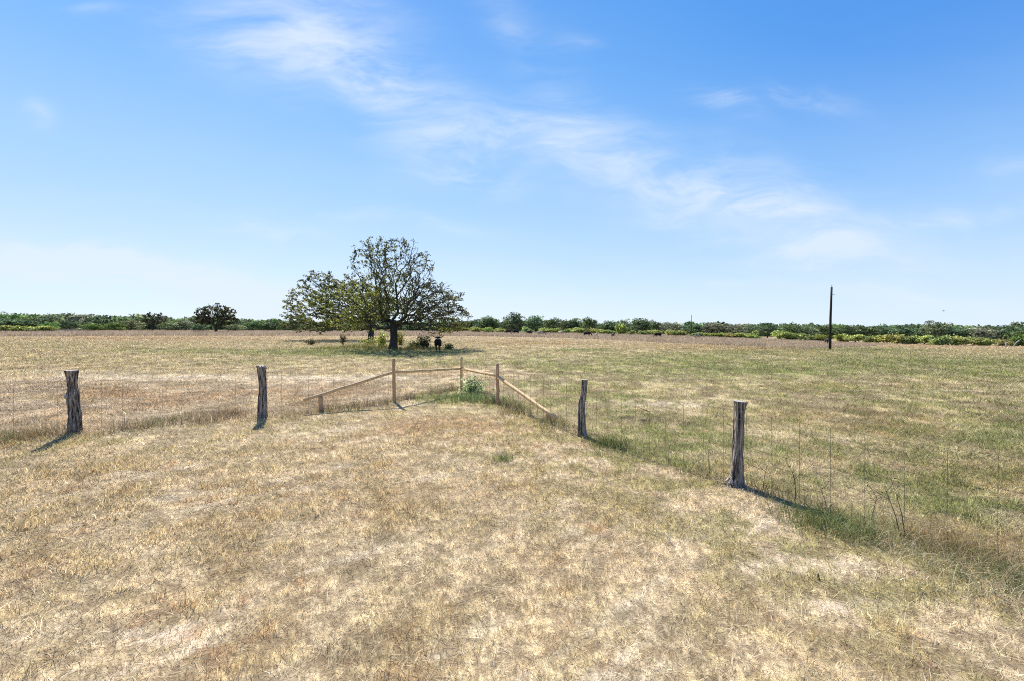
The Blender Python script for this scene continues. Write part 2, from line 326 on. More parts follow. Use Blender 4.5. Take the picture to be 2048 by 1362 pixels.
def masks(x, y):
    s = fence_s(x, y); lawn = sstep(-.15, .35, s)
    # mowing / wind streaks run up to the right on the lawn, across the view on the pasture
    c, sn = math.cos(R(38)), math.sin(R(38))
    a, b = x*c+y*sn, -x*sn+y*c
    streak = np.where(lawn > .5, fbm(a*.55, b*2.2, 11, 4, .6), fbm(x*.30, y*.42, 12, 5, .6))
    n1 = fbm(x*.8, y*.8, 21, 5, .6); n2 = fbm(x*2.6, y*2.6, 22, 4, .6); n3 = fbm(x*.22, y*.22, 23, 4); n4 = fbm(x*6, y*6, 24, 3, .6)
    n5 = fbm(x*10, y*10, 25, 4, .95); dist = np.hypot(x, y); nf = fbm(x*1.9, y*1.1, 26, 5, .8)
    w5 = sstep(18, 8, dist)
    clump = sstep(.33, .67, n5)*w5+sstep(.34, .66, nf)*(1-w5)
    c2, s2 = math.cos(R(-58)), math.sin(R(-58)); a2, b2 = x*c2+y*s2, -x*s2+y*c2; wr = sstep(-.5, 2.5, x+.15*(y-6))
    rowf = fbm(a*1.3, b*5.2, 14, 4, .65)*(1-wr)+fbm(a2*1.3, b2*5.2, 15, 4, .65)*wr
    row = sstep(.34, .56, rowf)*lawn+(1-lawn)*sstep(.32, .58, fbm(x*.9, y*1.6, 16, 5, .7))
    g = gspots(x, y, GG)
    side = sstep(-2, 3, x)*sstep(-26, 4, -(y-30))*(1-lawn)
    base_g = (1-lawn)*(.08+.20*sstep(18, 30, y)*(1-sstep(60, 85, y))+.42*side)
    green = np.clip((base_g+g*.8)*(.55+1.0*sstep(.36, .68, .4*n1+.6*n2))+.35*(n3-.5)*(1-lawn), 0, 1)
    green *= 1-.55*sstep(75, 105, y)
    # lawn is olive towards the right-hand fence
    olive = np.clip(lawn*(.18+.55*gau(s, 1.6)*sstep(-1, 3, x)+.3*gau(s-1, 2.))*sstep(.35, .62, n2)*1.3, 0, 1)
    rust = np.clip(gspots(x, y, GR)*(.3+1.4*sstep(.35, .65, n1))+.45*sstep(.56, .76, n2)*sstep(.45, .7, streak)+.85*sstep(.60, .72, n4)*sstep(.42, .6, n1), 0, .9)
    pale = np.clip(gspots(x, y, GP)*(.4+1.1*sstep(.35, .6, n4))+.55*sstep(.52, .70, fbm(a*.9, b*5.5, 13, 4, .65))*sstep(.40, .62, streak)*lawn+.14*sstep(.55, .72, streak)*(1-lawn), 0, 1)
    return dict(s=s, lawn=lawn, streak=streak, n1=n1, n2=n2, n3=n3, n4=n4, clump=clump, row=row, dk=np.clip(gspots(x, y, GD)*(.5+n2), 0, 1), green=green, olive=olive, rust=rust, pale=pale)
def grass_colour(x, y, K, soil=False):
    c = np.broadcast_to(STRAW, x.shape+(3,)).copy()
    c = mixc(c, GOLD, np.clip(.30*sstep(.35, .65, K['n1'])+.25*sstep(.45, .62, K['n2']), 0, 1))
    c = mixc(c, MAUVE, (1-K['lawn'])*sstep(2, -6, x)*sstep(26, 16, y)*.45)
    c = mixc(c, PALE, K['pale']*.75)
    c = mixc(c, RUST, K['rust']*.8)
    c = mixc(c, OLIVE, np.clip(K['olive']+.55*K['green'], 0, 1)*.85)
    c = mixc(c, GREEN, np.clip(K['green']*1.1-.15, 0, 1)*.85)
    c = mixc(c, (.075, .062, .05), K['dk']*.85)
    return c*((.56+.72*K['clump'])*(.84+.22*K['row']))[..., None]

# ------------------------------------------------------------------ the ground sheet
def build_ground():
    fr = np.sort(np.concatenate([np.linspace(-R(62), R(62), 680), np.linspace(R(62), R(298), 60)[1:-1]]))
    rr = np.concatenate([[.05, .3, .7], np.geomspace(1.1, 2500, 520)])
    A, Rr = np.meshgrid(fr, rr); x, y = np.sin(A)*Rr, np.cos(A)*Rr
    n, m = x.shape
    z = ground_z(x, y); K = masks(x, y)
    c = grass_colour(x, y, K)
    near = np.exp(-Rr/45)
    soil = np.broadcast_to(np.array([.54, .415, .29]), c.shape)*(.75+.5*K['n4'])[..., None]
    dark = mixc(soil, (.10, .085, .06), (1-sstep(.36, .5, K['n2'])*.5)*(1-K['pale'])*.75)
    c = mixc(c, (.25, .17, .095), near*(1-K['pale']*.7)*(.15+.6*(1-K['clump'])))
    bare = near*sstep(.4, .9, K['pale'])*.8
    c = c*(1-bare)[..., None]+soil*bare[..., None]
    c = c*(.74+.26*near)[..., None]
    V = np.stack([x, y, z], -1).reshape(-1, 3)
    i, j = np.meshgrid(np.arange(n-1), np.arange(m), indexing='ij'); j2 = (j+1) % m
    q = np.stack([i*m+j, (i+1)*m+j, (i+1)*m+j2, i*m+j2], -1).reshape(-1, 4)
    o = obj('ground', fast_mesh('ground', V, [q[:, ::-1], np.arange(m)[None]], c.reshape(-1, 3), True), M_ground)
    tag(o, kind='structure')
build_ground()

# ------------------------------------------------------------------ grass
def blades(x, y, h, wd, az, lean, col, tri=False, curl=.5, roll=None):
    "x,y,h,wd,az,lean,col: arrays; lean = horizontal reach over height"
    n = len(x); z = ground_z(x, y)-.005
    P = np.stack([x, y, z], -1); D = np.stack([np.cos(az)*lean*h, np.sin(az)*lean*h, h], -1)
    ra = az+np.pi/2 if roll is None else roll
    W = np.stack([np.cos(ra), np.sin(ra), np.zeros(n)], -1)*(wd/2)[:, None]
    if tri:
        V = np.stack([P-W, P+W, P+D], 1).reshape(-1, 3); F = [np.arange(3*n).reshape(-1, 3)]; k = 3
    else:
        mid = P+D*np.array([.42, .42, .62])*1.0; mid[:, 2] = P[:, 2]+h*.62; D2 = D.copy(); D2[:, :2] *= 1+curl
        V = np.stack([P-W, P+W, mid+W*.75, mid-W*.75, P+D2], 1).reshape(-1, 3); b = np.arange(n)[:, None]*5
        F = [b+np.array([[0, 1, 2, 3]]), b+np.array([[3, 2, 4]])]; k = 5
    return V, F, np.repeat(col, k, 0)
def merge(parts):
    Vs, Fs, Cs, o = [], [], [], 0
    for V, F, c in parts:
        Vs.append(V); Cs.append(c); Fs += [f+o for f in F]; o += len(V)
    return np.concatenate(Vs), Fs, np.concatenate(Cs)
def sample(d0, d1, dens, umax=1.5):
    "points with density dens(d) per square metre in front of the camera"
    dd = np.linspace(d0, d1, 400); pdf = dens(dd)*dd*2*umax; tot = np.trapz(pdf, dd); cdf = np.cumsum(pdf); cdf /= cdf[-1]
    n = int(tot); d = np.interp(rng.random(n), cdf, dd); u = rng.uniform(-umax, umax, n)
    return u*d, d
def build_grass():
    # ---- near: individual curved blades, standing and lying
    def near(n_d0, n_d1, dens):
        x, y = sample(n_d0, n_d1, dens)
        K = masks(x, y); d = np.hypot(x, y)
        keep = rng.random(len(x)) < np.clip(.55+.75*K['clump']-.5*K['pale']*sstep(.6, .95, K['pale']), .1, 1)
        x, y, d = x[keep], y[keep], d[keep]; K = {k: v[keep] for k, v in K.items()}
        n = len(x); lie = rng.random(n) < .52
        tuft = sstep(.42, .68, K['n2'])
        h = np.where(lie, rng.uniform(.004, .022, n), rng.uniform(.018, .045, n)*(1+.6*tuft)*(.45+1.0*K['clump'])*(.6+.7*K['row'])*(1-.4*K['pale'])*(1+.9*sstep(.60, .72, K['n4'])))
        h = np.where(~lie & (K['lawn'] < .5), h*1.25, h)
        L = np.where(lie, rng.uniform(.03, .13, n), h*rng.uniform(.2, 1.0, n))
        lean = L/h
        wd = np.maximum(.0030, d*.00085)*rng.uniform(.6, 1.4, n)
        az = rng.uniform(0, 2*np.pi, n)
        col = grass_colour(x, y, K)
        pal = lie | (rng.random(n) < .18)
        col = mixc(col, PALE*1.05, np.where(pal, rng.uniform(.1, .75, n), 0)*(.45+.55*K['clump'])*(1-.65*np.clip(K['green'], 0, 1)))
        col = col*np.exp(rng.normal(-.05, .33, n))[:, None]
        return blades(x, y, h, wd, az, lean, col, curl=.35, roll=np.where(lie, az+np.pi/2+rng.normal(0, .4, n), rng.uniform(0, 2*np.pi, n)))
    V, F, c = near(1.9, 10.5, lambda d: np.minimum(4600, 88000/d**1.7)*(1-sstep(6.5, 10.5, d)))
    # loose pale straws lying on top
    x, y = sample(1.9, 11, lambda d: np.minimum(45, 320/d), 1.35); K = masks(x, y); m = (K['lawn'] > .3) & (rng.random(len(x)) < .35+.65*(fbm(x*.7, y*.7, 71, 3) > .5)); x, y = x[m], y[m]; n = len(x); d = np.hypot(x, y)
    h = rng.uniform(.012, .045, n); lean = rng.uniform(.06, .17, n)/h; az = rng.normal(R(30), 1.1, n)
    V2, F2, c2 = blades(x, y, h, np.maximum(.0042, d*.0010)*rng.uniform(.7, 1.2, n), az, lean, np.array([.76, .67, .51])*rng.uniform(.75, 1.08, n)[:, None], curl=.25)
    V, F, c = merge([(V, F, c), (V2, F2, c2)])
    tag(obj('lawn_grass', fast_mesh('lawn_grass', V, F, c), M_grass), 'dry straw coloured mown grass covering the near ground', 'grass', kind='stuff')
    # ---- farther: tufts as single pointed blades, wider with distance
    x, y = sample(6.5, 120, lambda d: 92000/d**1.95*sstep(6.5, 10.5, d))
    K = masks(x, y); d = np.hypot(x, y)
    keep = rng.random(len(x)) < np.clip(.5+.8*K['clump']-.4*K['pale'], .1, 1)
    x, y, d = x[keep], y[keep], d[keep]; K = {k: v[keep] for k, v in K.items()}; n = len(x)
    tuft = sstep(.40, .70, .6*K['n2']+.4*K['n1'])
    h = rng.uniform(.02, .06, n)*(1+1.6*tuft*K['clump']+.5*K['green'])*np.clip(.8+d/60, 1, 2.0)
    wd = np.maximum(.004, d*.00085)*rng.uniform(.6, 1.5, n)
    col = grass_colour(x, y, K); pal = rng.random(n) < .28
    col = mixc(col, PALE, np.where(pal, rng.uniform(.2, .8, n), 0)*(1-.6*K['green']))*np.exp(rng.normal(-.06, .30, n))[:, None]
    V, F, c = blades(x, y, h, wd, rng.uniform(0, 2*np.pi, n), rng.uniform(.2, 1.6, n), col, tri=True, roll=rng.uniform(0, 2*np.pi, n))
    tag(obj('pasture_grass', fast_mesh('pasture_grass', V, F, c), M_grass), 'short patchy green and tan grass of the open pasture beyond the fence', 'grass', kind='stuff')
build_grass()
def build_fence_grass():
    # long uncut grass that follows the fence, green to the right, brown and mauve to the left
    seg = [(i, math.hypot(FX[i+1]-FX[i], FY[i+1]-FY[i])) for i in range(1, 9)]
    parts = []
    for i, ln in seg:
        dens = 520 if i >= 4 else 430
        dm = math.hypot((FX[i]+FX[i+1])/2, (FY[i]+FY[i+1])/2)
        n = int(dens*ln)
        t = rng.random(n); x0 = FX[i]+(FX[i+1]-FX[i])*t; y0 = FY[i]+(FY[i+1]-FY[i])*t
        nx, ny = -(FY[i+1]-FY[i])/ln, (FX[i+1]-FX[i])/ln
        off = rng.normal(.14, .28 if i in (1, 2, 3) else .24, n)
        x, y = x0+nx*off, y0+ny*off
        ok = y > .8; x, y, off = x[ok], y[ok], off[ok]; n = len(x)
        cl = fbm(x*1.3, y*1.3, 41, 3, .6); right = x > -1.2
        keep = rng.random(n) < np.clip(sstep(.34, .56, cl)+.12, 0, 1)*np.where(right, 1, .8); x, y, cl, right, off = x[keep], y[keep], cl[keep], right[keep], off[keep]; n = len(x)
        d = np.hypot(x, y)
        h = rng.uniform(.05, .17, n)*(.7+1.6*sstep(.42, .68, cl))*np.exp(-(off/.6)**2); h = np.where(x > 3.9, h*1.15, np.where(x < -2, h*1.25, h))
        K = masks(x, y); base = grass_colour(x, y, K)
        gcol = mixc(np.broadcast_to(GREEN*.95, (n, 3)), OLIVE*1.15, rng.random(n)); bcol = mixc(np.broadcast_to(MAUVE*.95, (n, 3)), OLIVE, (rng.random(n) < .3)*.7)
        col = mixc(base, np.where(right[:, None], gcol, bcol), rng.uniform(.25, 1, n)*.9)
        dry = rng.random(n) < np.where(right, .30, .25); col = mixc(col, STRAW*1.1, dry*.8)*rng.uniform(.65, 1.15, n)[:, None]
        parts.append(blades(x, y, h, np.maximum(.004, d*.0008)*rng.uniform(.7, 1.4, n), rng.uniform(0, 2*np.pi, n), rng.uniform(.15, 1.1, n), col, curl=.7, roll=rng.uniform(0, 2*np.pi, n)))
    V, F, c = merge(parts)
    tag(obj('fence_line_grass', fast_mesh('fence_line_grass', V, F, c), M_grass), 'long uncut grass and weeds growing along the foot of the wire fence', 'grass', kind='stuff')
build_fence_grass()
# tall grass band in front of the woods
TGX = np.array([-300, 0, 300, 560, 940, 1100, 1200, 1300, 1400, 1480, 1600, 1700, 1760]); TGY = np.array([673, 673, 671.5, 671.5, 672, 675, 679, 684, 688.5, 692.5, 697, 695, 690])
def build_tall():
    us = (TGX-PX0)/FPX; dF = np.array([at(a, b).y for a, b in zip(TGX, TGY)])
    n = 150000; u = rng.uniform(-1.5, .87, n); d0 = np.interp(u, us, dF)
    d1 = np.interp(u, [-1.5, -.2, .1, .3, .5, .75, .87], [205, 200, 200, 180, 150, 118, 100])
    d = np.sqrt(d0**2+rng.random(n)**1.5*(np.maximum(d1, d0+5)**2-d0**2)); x = u*d; d = d-2.0*fbm(x*.15, d*.0+3, 61, 3)
    y = d; cl = fbm(x*.22, y*.22, 51, 4, .6)
    tall = np.interp(u, [-1.5, -.3, .1, .4, .6, .87], [1.0, 1.0, .72, .58, .48, .25])
    h = rng.uniform(.5, 1.0, n)*(.65+.6*cl)*tall
    near = (d-d0)
    col = mixc(np.broadcast_to(np.array([.31, .225, .150]), (n, 3)), np.array([.50, .39, .28]), sstep(.3, .7, fbm(x*.6, y*.3, 55, 3)))
    col = mixc(col, np.array([.56, .47, .38]), (rng.random(n) < .35)*.8); col = mixc(col, OLIVE, (rng.random(n) < .07)*.8)
    col = col*rng.uniform(.6, 1.2, n)[:, None]
    V, F, c = blades(x, y, h, rng.uniform(.04, .11, n)*np.clip(d/120, .7, 1.4), rng.uniform(0, 2*np.pi, n), rng.uniform(.05, .4, n), col, tri=True, roll=rng.normal(0, .9, n))
    tag(obj('tall_grass', fast_mesh('tall_grass', V, F, c), M_tall), 'band of tall mauve brown dry grass between the mown pasture and the woods', 'tall grass', kind='stuff')
build_tall()

# ------------------------------------------------------------------ trees
def grow(attr, base, trunk_h, step=.3, infl=3.0, kill=.6, iters=160, wob=.35, seed=1, trunk_dir=(0, 0, 1)):
    "space colonisation inside a cloud of attractors; returns node positions and parents"
    g = np.random.default_rng(seed)
    td = np.array(trunk_dir, float); td /= np.linalg.norm(td)
    k = max(2, int(trunk_h/step)); P = [np.array(base, float)+td*step*i+np.array([.06*math.sin(i*.7+seed), .05*math.cos(i*.9), 0]) for i in range(k+1)]
    par = [-1]+list(range(k)); A = np.array(attr, float)
    pos = np.array(P); near = np.full(len(A), 0); dist = np.full(len(A), 1e9)
    def upd(i0):
        for s0 in range(i0, len(pos), 400):
            d = np.linalg.norm(A[:, None]-pos[None, s0:s0+400], axis=2); m = d.argmin(1); dm = d[np.arange(len(A)), m]
            b = dm < dist; dist[b] = dm[b]; near[b] = m[b]+s0
    upd(0); prevd = np.zeros((len(pos), 3)); prevd[:] = td
    # bridge up to the crown first
    for it in range(iters):
        if len(A) == 0: break
        act = dist < infl
        if not act.any(): act = dist <= dist.min()+1e-6
        ids = near[act]; vec = A[act]-pos[ids]; vec /= np.linalg.norm(vec, axis=1)[:, None]+1e-9
        un, inv = np.unique(ids, return_inverse=True)
        D = np.zeros((len(un), 3)); np.add.at(D, inv, vec)
        D /= np.linalg.norm(D, axis=1)[:, None]+1e-9
        D = D*.75+prevd[un]*.35+g.normal(0, wob, D.shape); D /= np.linalg.norm(D, axis=1)[:, None]+1e-9
        new = pos[un]+D*step*g.uniform(.7, 1.2, (len(un), 1))
        i0 = len(pos); pos = np.concatenate([pos, new]); par += list(un); prevd = np.concatenate([prevd, D])
        upd(i0)
        keep = dist > kill; A, dist, near = A[keep], dist[keep], near[keep]
    return pos, np.array(par)
def radii(par, tip, expo=2.3, base=None):
    n = len(par); r = np.zeros(n); acc = np.zeros(n); kids = np.zeros(n, int); best = np.full(n, -1); bv = np.zeros(n)
    for i in range(n-1, -1, -1):
        r[i] = tip if kids[i] == 0 else acc[i]**(1/expo)
        p = par[i]
        if p >= 0:
            acc[p] += r[i]**expo; kids[p] += 1
            if r[i] > bv[p]: bv[p] = r[i]; best[p] = i
    if base: r = tip+(r-tip)*(base-tip)/(r[0]-tip)
    return r, kids, best
def branch_mesh(name, pos, par, r, best, n=6, flare=None):
    m = len(pos); dirs = np.zeros((m, 3)); dirs[1:] = pos[1:]-pos[par[1:]]; dirs[0] = (0, 0, 1)
    dirs /= np.linalg.norm(dirs, axis=1)[:, None]+1e-9
    ref = np.array([.31, .95, .02]); a = np.cross(dirs, ref); a /= np.linalg.norm(a, axis=1)[:, None]+1e-9; b = np.cross(dirs, a)
    th = np.arange(n)/n*2*np.pi
    e = np.arange(1, m); p = par[1:]; main = best[p] == e
    r0 = np.where(main, r[p], np.minimum(r[p], r[e]*1.35)); r1 = r[e].copy(); r0 = np.array(r0)
    def ring(c, fr, rad): return c[:, None]+rad[:, None, None]*(np.cos(th)[None, :, None]*a[fr][:, None]+np.sin(th)[None, :, None]*b[fr][:, None])
    if flare:
        z0 = pos[0, 2]
        r0 = r0*(1+flare*np.exp(-(pos[p, 2]-z0)/.45)*main); r1 = r1*(1+flare*np.exp(-(pos[e, 2]-z0)/.45))
    A, B = ring(pos[p], np.where(main, p, e), r0), ring(pos[e], e, r1)
    V = np.stack([A, B], 1).reshape(-1, 3); k = len(e)
    j = np.arange(n); j2 = (j+1) % n
    q = np.stack([j, j2, j2+n, j+n], -1)[None]+(np.arange(k)*2*n)[:, None, None]
    return fast_mesh(name, V, [q.reshape(-1, 4)], None, True)
def leaf_mesh(name, cen, size, per, spread, seed, col, colvar=.2, up=.0, squash=.7, elong=1.5):
    "little pointed leaf-clump faces scattered round the twig ends"
    g = np.random.default_rng(seed); n = len(cen)*per
    P = np.repeat(cen, per, 0)+g.normal(0, spread, (n, 3))*np.array([1, 1, squash])
    nr = g.normal(0, 1, (n, 3)); nr[:, 2] += up; nr /= np.linalg.norm(nr, axis=1)[:, None]
    t = np.cross(nr, g.normal(0, 1, (n, 3))); t /= np.linalg.norm(t, axis=1)[:, None]+1e-9; b = np.cross(nr, t)
    s_ = size*g.uniform(.55, 1.35, n)[:, None]
    V = np.stack([P-t*s_*elong/2, P+b*s_/2+nr*s_*.12, P+t*s_*elong/2, P-b*s_/2+nr*s_*.12], 1).reshape(-1, 3)
    F = np.arange(4*n).reshape(-1, 4)
    c = np.asarray(col, float)
    if c.ndim == 1: c = np.broadcast_to(c, (len(cen), 3))
    cc = np.repeat(c*np.exp(g.normal(0, colvar, (len(cen), 1))), per, 0)*np.exp(g.normal(0, colvar*.6, (n, 1)))
    return fast_mesh(name, V, [F], np.repeat(cc, 4, 0))
def ell_points(g, n, ells, shell=.0):
    "points inside the union of ellipsoids (cx,cy,cz,rx,ry,rz)"
    vol = np.array([e[3]*e[4]*e[5] for e in ells]); out = []
    for e, k in zip(ells, (vol/vol.sum()*n).astype(int)):
        v = g.normal(0, 1, (k, 3)); v /= np.linalg.norm(v, axis=1)[:, None]; rr = (shell+(1-shell)*g.random(k))**(1/3)
        out.append(np.array(e[:3])+v*rr[:, None]*np.array(e[3:6]))
    return np.concatenate(out)
def hero_oak(base, ppm, px0, py0, ells_px, name, label, ncloud, leaf_cols, seed, trunk_h, rbase, leafsize, per, tip=.016, tdir=(0, 0, 1), depth=.85, min_z=1.6, ring_n=7, kill=.55, clusters=1.0, spread=.17):
    """oak whose limbs fill ellipses read off the photograph (pixels about the trunk foot) with a real depth of crown"""
    g = np.random.default_rng(seed)
    ells = []
    for (cx, cy, rx, ry, dy, dd) in ells_px:
        ells.append(((cx-px0)/ppm, dy, (py0-cy)/ppm, rx/ppm, dd, ry/ppm))
    A = ell_points(g, ncloud, ells, .12); A = A[A[:, 2] > min_z]
    pos, par = grow(A, (0, 0, 0), trunk_h, step=.30, infl=2.6, kill=kill, iters=150, wob=.42, seed=seed, trunk_dir=tdir)
    r, kids, best = radii(par, tip, 2.25, rbase)
    root = empty(name, base); tag(root, label, 'tree')
    obj('trunk', branch_mesh('trunk', pos, par, r, best, ring_n, .45), M_bark, root)
    ends = np.where(r < tip*2.1)[0]; sel = ends[(kids[ends] == 0) | (g.random(len(ends)) < .42*clusters)]
    cen = pos[sel]; cen = cen[cen[:, 2] > min_z-.4]
    # bare stretches and full stretches
    f = fbm(cen[:, 0]*.55+cen[:, 1]*.4, cen[:, 2]*.7, seed+3, 3); cen = cen[f > .37]
    cols = leaf_cols(cen, g)
    obj('crown', leaf_mesh('crown', cen, leafsize, per, spread, seed+1, cols, .28, .2), M_leaf_oak, root)
    return root
DKGREEN, OAKG, YELG = np.array([.075, .078, .045]), np.array([.15, .155, .065]), np.array([.30, .32, .07])
def build_oaks():
    # front oak
    b1 = at(787, 698); ppm = FPX/b1.y
    E1 = [(790, 520, 62, 46, 0, 4.6), (838, 530, 30, 44, .5, 3.0), (742, 505, 34, 30, 0, 2.6), (735, 560, 52, 30, 0, 3.4), (800, 580, 85, 48, 0, 6.0), (865, 600, 66, 40, 0, 6.0), (906, 636, 42, 30, .5, 4.5), (890, 657, 56, 12, 2, 4), (730, 655, 50, 12, 1, 4),
          (800, 625, 100, 30, 0, 7.0), (728, 610, 52, 44, -.5, 6.0), (700, 640, 46, 24, 0, 4.0), (880, 648, 52, 17, -1, 4.5)]
    def c1(cen, g):
        k = (g.random(len(cen)) < .38)[:, None]; c = np.where(k, OAKG, DKGREEN)
        ylow = np.exp(-((cen[:, 0]*ppm+787-740)/62)**2-((698-cen[:, 2]*ppm-605)/60)**2)[:, None]
        c = c+(YELG-c)*(ylow*.9*(g.random((len(cen), 1)) < .8)); low = sstep(4.2, 2.2, cen[:, 2])[:, None]
        return c+(YELG*.8-c)*low*.55
    hero_oak(b1, ppm, 787, 698, E1, 'oak_tree', 'large spreading oak with gnarled branches and thick dark trunk, standing nearest in the pasture', 4400, c1, 11, 2.7, .42, .15, 7, tip=.018, kill=.46, min_z=1.25, spread=.14)
    # second oak behind it to the left
    b2 = at(742, 680); ppm2 = FPX/b2.y
    E2 = [(640, 575, 42, 36, 0, 4.5), (612, 605, 40, 34, 0, 5.0), (590, 632, 26, 24, 0, 3.5), (660, 600, 52, 44, 0, 6.0), (700, 610, 62, 50, 0, 6.0), (742, 610, 50, 42, 0, 6.0), (660, 640, 80, 26, 0, 6.5), (620, 645, 60, 20, 0, 4.5)]
    def c2(cen, g):
        x = cen[:, 0]*ppm2+742; y = 680-cen[:, 2]*ppm2
        yl = np.clip(1.7*np.exp(-((x-680)/72)**2-((y-618)/42)**2), 0, 1)[:, None]; k = (g.random(len(cen)) < .45)[:, None]
        c = np.where(k, OAKG, DKGREEN*1.1); return c+(YELG-c)*yl*(g.random((len(cen), 1)) < .75)*.9
    hero_oak(b2, ppm2, 742, 680, E2, 'oak_tree', 'wide oak with yellow green leaves on the left, half hidden behind the larger oak', 3400, c2, 23, 3.2, .50, .21, 9, tip=.024, kill=.58, min_z=1.3, spread=.16)
    # lone round oak at left and its small flat-topped neighbour
    b3 = atd(432, 150); p3 = FPX/b3.y; E3 = [(432, 617, 25, 12, 0, 4), (432, 625, 37, 16, 0, 6), (432, 638, 39, 14, 0, 6.5), (405, 640, 16, 12, 0, 3), (458, 640, 16, 12, 0, 3)]
    f3 = lambda cen, g: np.where((g.random(len(cen)) < .25)[:, None], OAKG*1.0, DKGREEN*1.1)
    y3 = float(PYH+(H-b3.z)*p3)
    hero_oak(b3, p3, 432, y3, E3, 'oak_tree', 'lone dark oak with round lacy dome crown above the woods at left', 2200, f3, 31, 2.4, .45, .38, 6, tip=.04, kill=.75, min_z=1.4, ring_n=5)
    b4 = atd(305, 175); p4 = FPX/b4.y; y4 = float(PYH+(H-b4.z)*p4); E4 = [(305, 629, 19, 6, 0, 3.5), (300, 641, 17, 8, 0, 4), (316, 640, 16, 9, 0, 3)]
    f4 = lambda cen, g: np.where((g.random(len(cen)) < .5)[:, None], np.array([.09, .09, .06]), DKGREEN*1.2)
    hero_oak(b4, p4, 305, y4, E4, 'oak_tree', 'thin flat-topped grey green tree poking above the woods left of the round lone oak', 420, f4, 37, 3.0, .35, .45, 6, tip=.05, kill=.9, min_z=1.6, ring_n=5)
build_oaks()

# ------------------------------------------------------------------ the woods
def far_tree_meshes(seed, h, wdt, lobes, color, density, leaf, open_=.0):
    g = np.random.default_rng(seed); ells = []
    for i in range(lobes):
        a = g.uniform(0, 6.28); rr = g.uniform(.1, .62)*wdt/2; z = g.uniform(.38, .80)*h
        if i == 0: a, rr, z = 0, 0, .72*h
        s_ = g.uniform(.15, .28)*wdt*(1.15 if z < .55*h else .9); ells.append((rr*math.cos(a), rr*math.sin(a), z, s_, s_, s_*g.uniform(.55, .8)))
    ells.append((0, 0, .33*h, wdt*.36, wdt*.36, h*.2))
    A = ell_points(g, 150, ells, .2)
    pos, par = grow(A, (0, 0, -.3), h*.2, step=.55, infl=5, kill=1.1, iters=40, wob=.22, seed=seed)
    r, kids, best = radii(par, .045, 2.3, .028*h); tm = branch_mesh('trunk', pos, par, r, best, 5, .3)
    cen = ell_points(g, density, ells, .62); vol = np.array([e[3]*e[4]*e[5] for e in ells])
    tone = np.repeat(g.uniform(.65, 1.45, len(ells)), (vol/vol.sum()*density).astype(int))
    c = np.where((g.random(len(cen)) < .3)[:, None], np.array(color)*1.5, np.array(color))*tone[:, None]
    return tm, leaf_mesh('crown', cen, leaf, 7, .30, seed+5, c, .30, .25)
FARC = [(.14, .185, .080), (.115, .160, .080), (.165, .19, .10), (.10, .135, .068), (.20, .205, .13), (.17, .24, .075)]
FT = [far_tree_meshes(100+i, 9.0, w_, 11, FARC[i], 420, .34) for i, w_ in enumerate((9.5, 8.5, 11.0, 12.0, 10.0, 9.0))]
ORD = ['first', 'second', 'third', 'fourth', 'fifth', 'sixth', 'seventh', 'eighth', 'ninth', 'tenth', 'eleventh', 'twelfth', 'thirteenth', 'fourteenth', 'fifteenth', 'sixteenth', 'seventeenth', 'eighteenth']
#   px, top py, width px, depth, kind
TREES = [('left', [(20, 634, 70, 190, 1), (62, 632, 56, 200, 0), (100, 642, 34, 170, 5), (140, 640, 60, 185, 3), (185, 645, 60, 165, 5), (232, 642, 40, 165, 5), (262, 638, 44, 185, 2),
                   (345, 640, 52, 180, 2), (372, 640, 40, 185, 4), (400, 645, 40, 170, 3), (470, 647, 40, 170, 2), (505, 641, 50, 190, 0), (540, 640, 50, 190, 3), (580, 641, 56, 190, 0)]),
         ('middle', [(948, 637, 46, 205, 1), (978, 631, 52, 200, 0), (1028, 624, 58, 190, 3), (1071, 629, 42, 190, 1), (1106, 634, 40, 195, 0), (1128, 638, 22, 200, 2), (1146, 635, 36, 195, 1),
                      (1178, 633, 38, 190, 0), (1214, 641, 40, 195, 3), (1243, 638, 34, 195, 2), (1279, 635, 54, 180, 1), (1307, 639, 32, 190, 0), (1346, 642, 50, 185, 4)]),
         ('between', [(1395, 646, 46, 185, 1), (1428, 644, 50, 180, 4), (1470, 645, 56, 175, 4), (1504, 650, 40, 180, 1), (1535, 648, 54, 165, 3), (1575, 648, 50, 170, 0), (1612, 650, 44, 170, 2), (1645, 649, 44, 170, 0)]),
         ('right', [(1690, 651, 52, 165, 3), (1727, 650, 50, 165, 0), (1768, 650, 56, 165, 1), (1815, 648, 64, 165, 3), (1868, 640, 62, 160, 2), (1908, 650, 56, 160, 1), (1955, 652, 66, 155, 4), (2005, 650, 64, 155, 3), (2050, 656, 50, 140, 0), (2090, 650, 60, 150, 1)])]
FTD = ['dark green', 'deep green', 'dull green', 'very dark green', 'greyish olive', 'bright green']
WHERE = {'left': 'counting right from the left edge', 'middle': 'counting right from the big oaks', 'between': 'counting right from the far thin pole', 'right': 'counting right from the near utility pole'}
rt = random.Random(3)
for sec, L_ in TREES:
    for i, (px, top, wpx, d, k) in enumerate(L_):
        b = atd(px, d); hh = b_h = (H-b.z)-(top-PYH)/FPX*d; ww = wpx/FPX*d*1.08
        root = empty('tree', b, rt.uniform(0, 6.28)); root.scale = (ww/(9.5, 8.5, 11, 12, 10, 9)[k], ww/(9.5, 8.5, 11, 12, 10, 9)[k], hh/8.6)
        tag(root, f"{FTD[k]} {'broad' if wpx > 52 else 'slim' if wpx < 38 else 'round'} tree, {ORD[i]} {WHERE[sec]}", 'tree', 'trees along the edge of the woods')
        tm, cm = FT[k]; obj('trunk', tm, M_bark, root); obj('crown', cm, M_far, root)
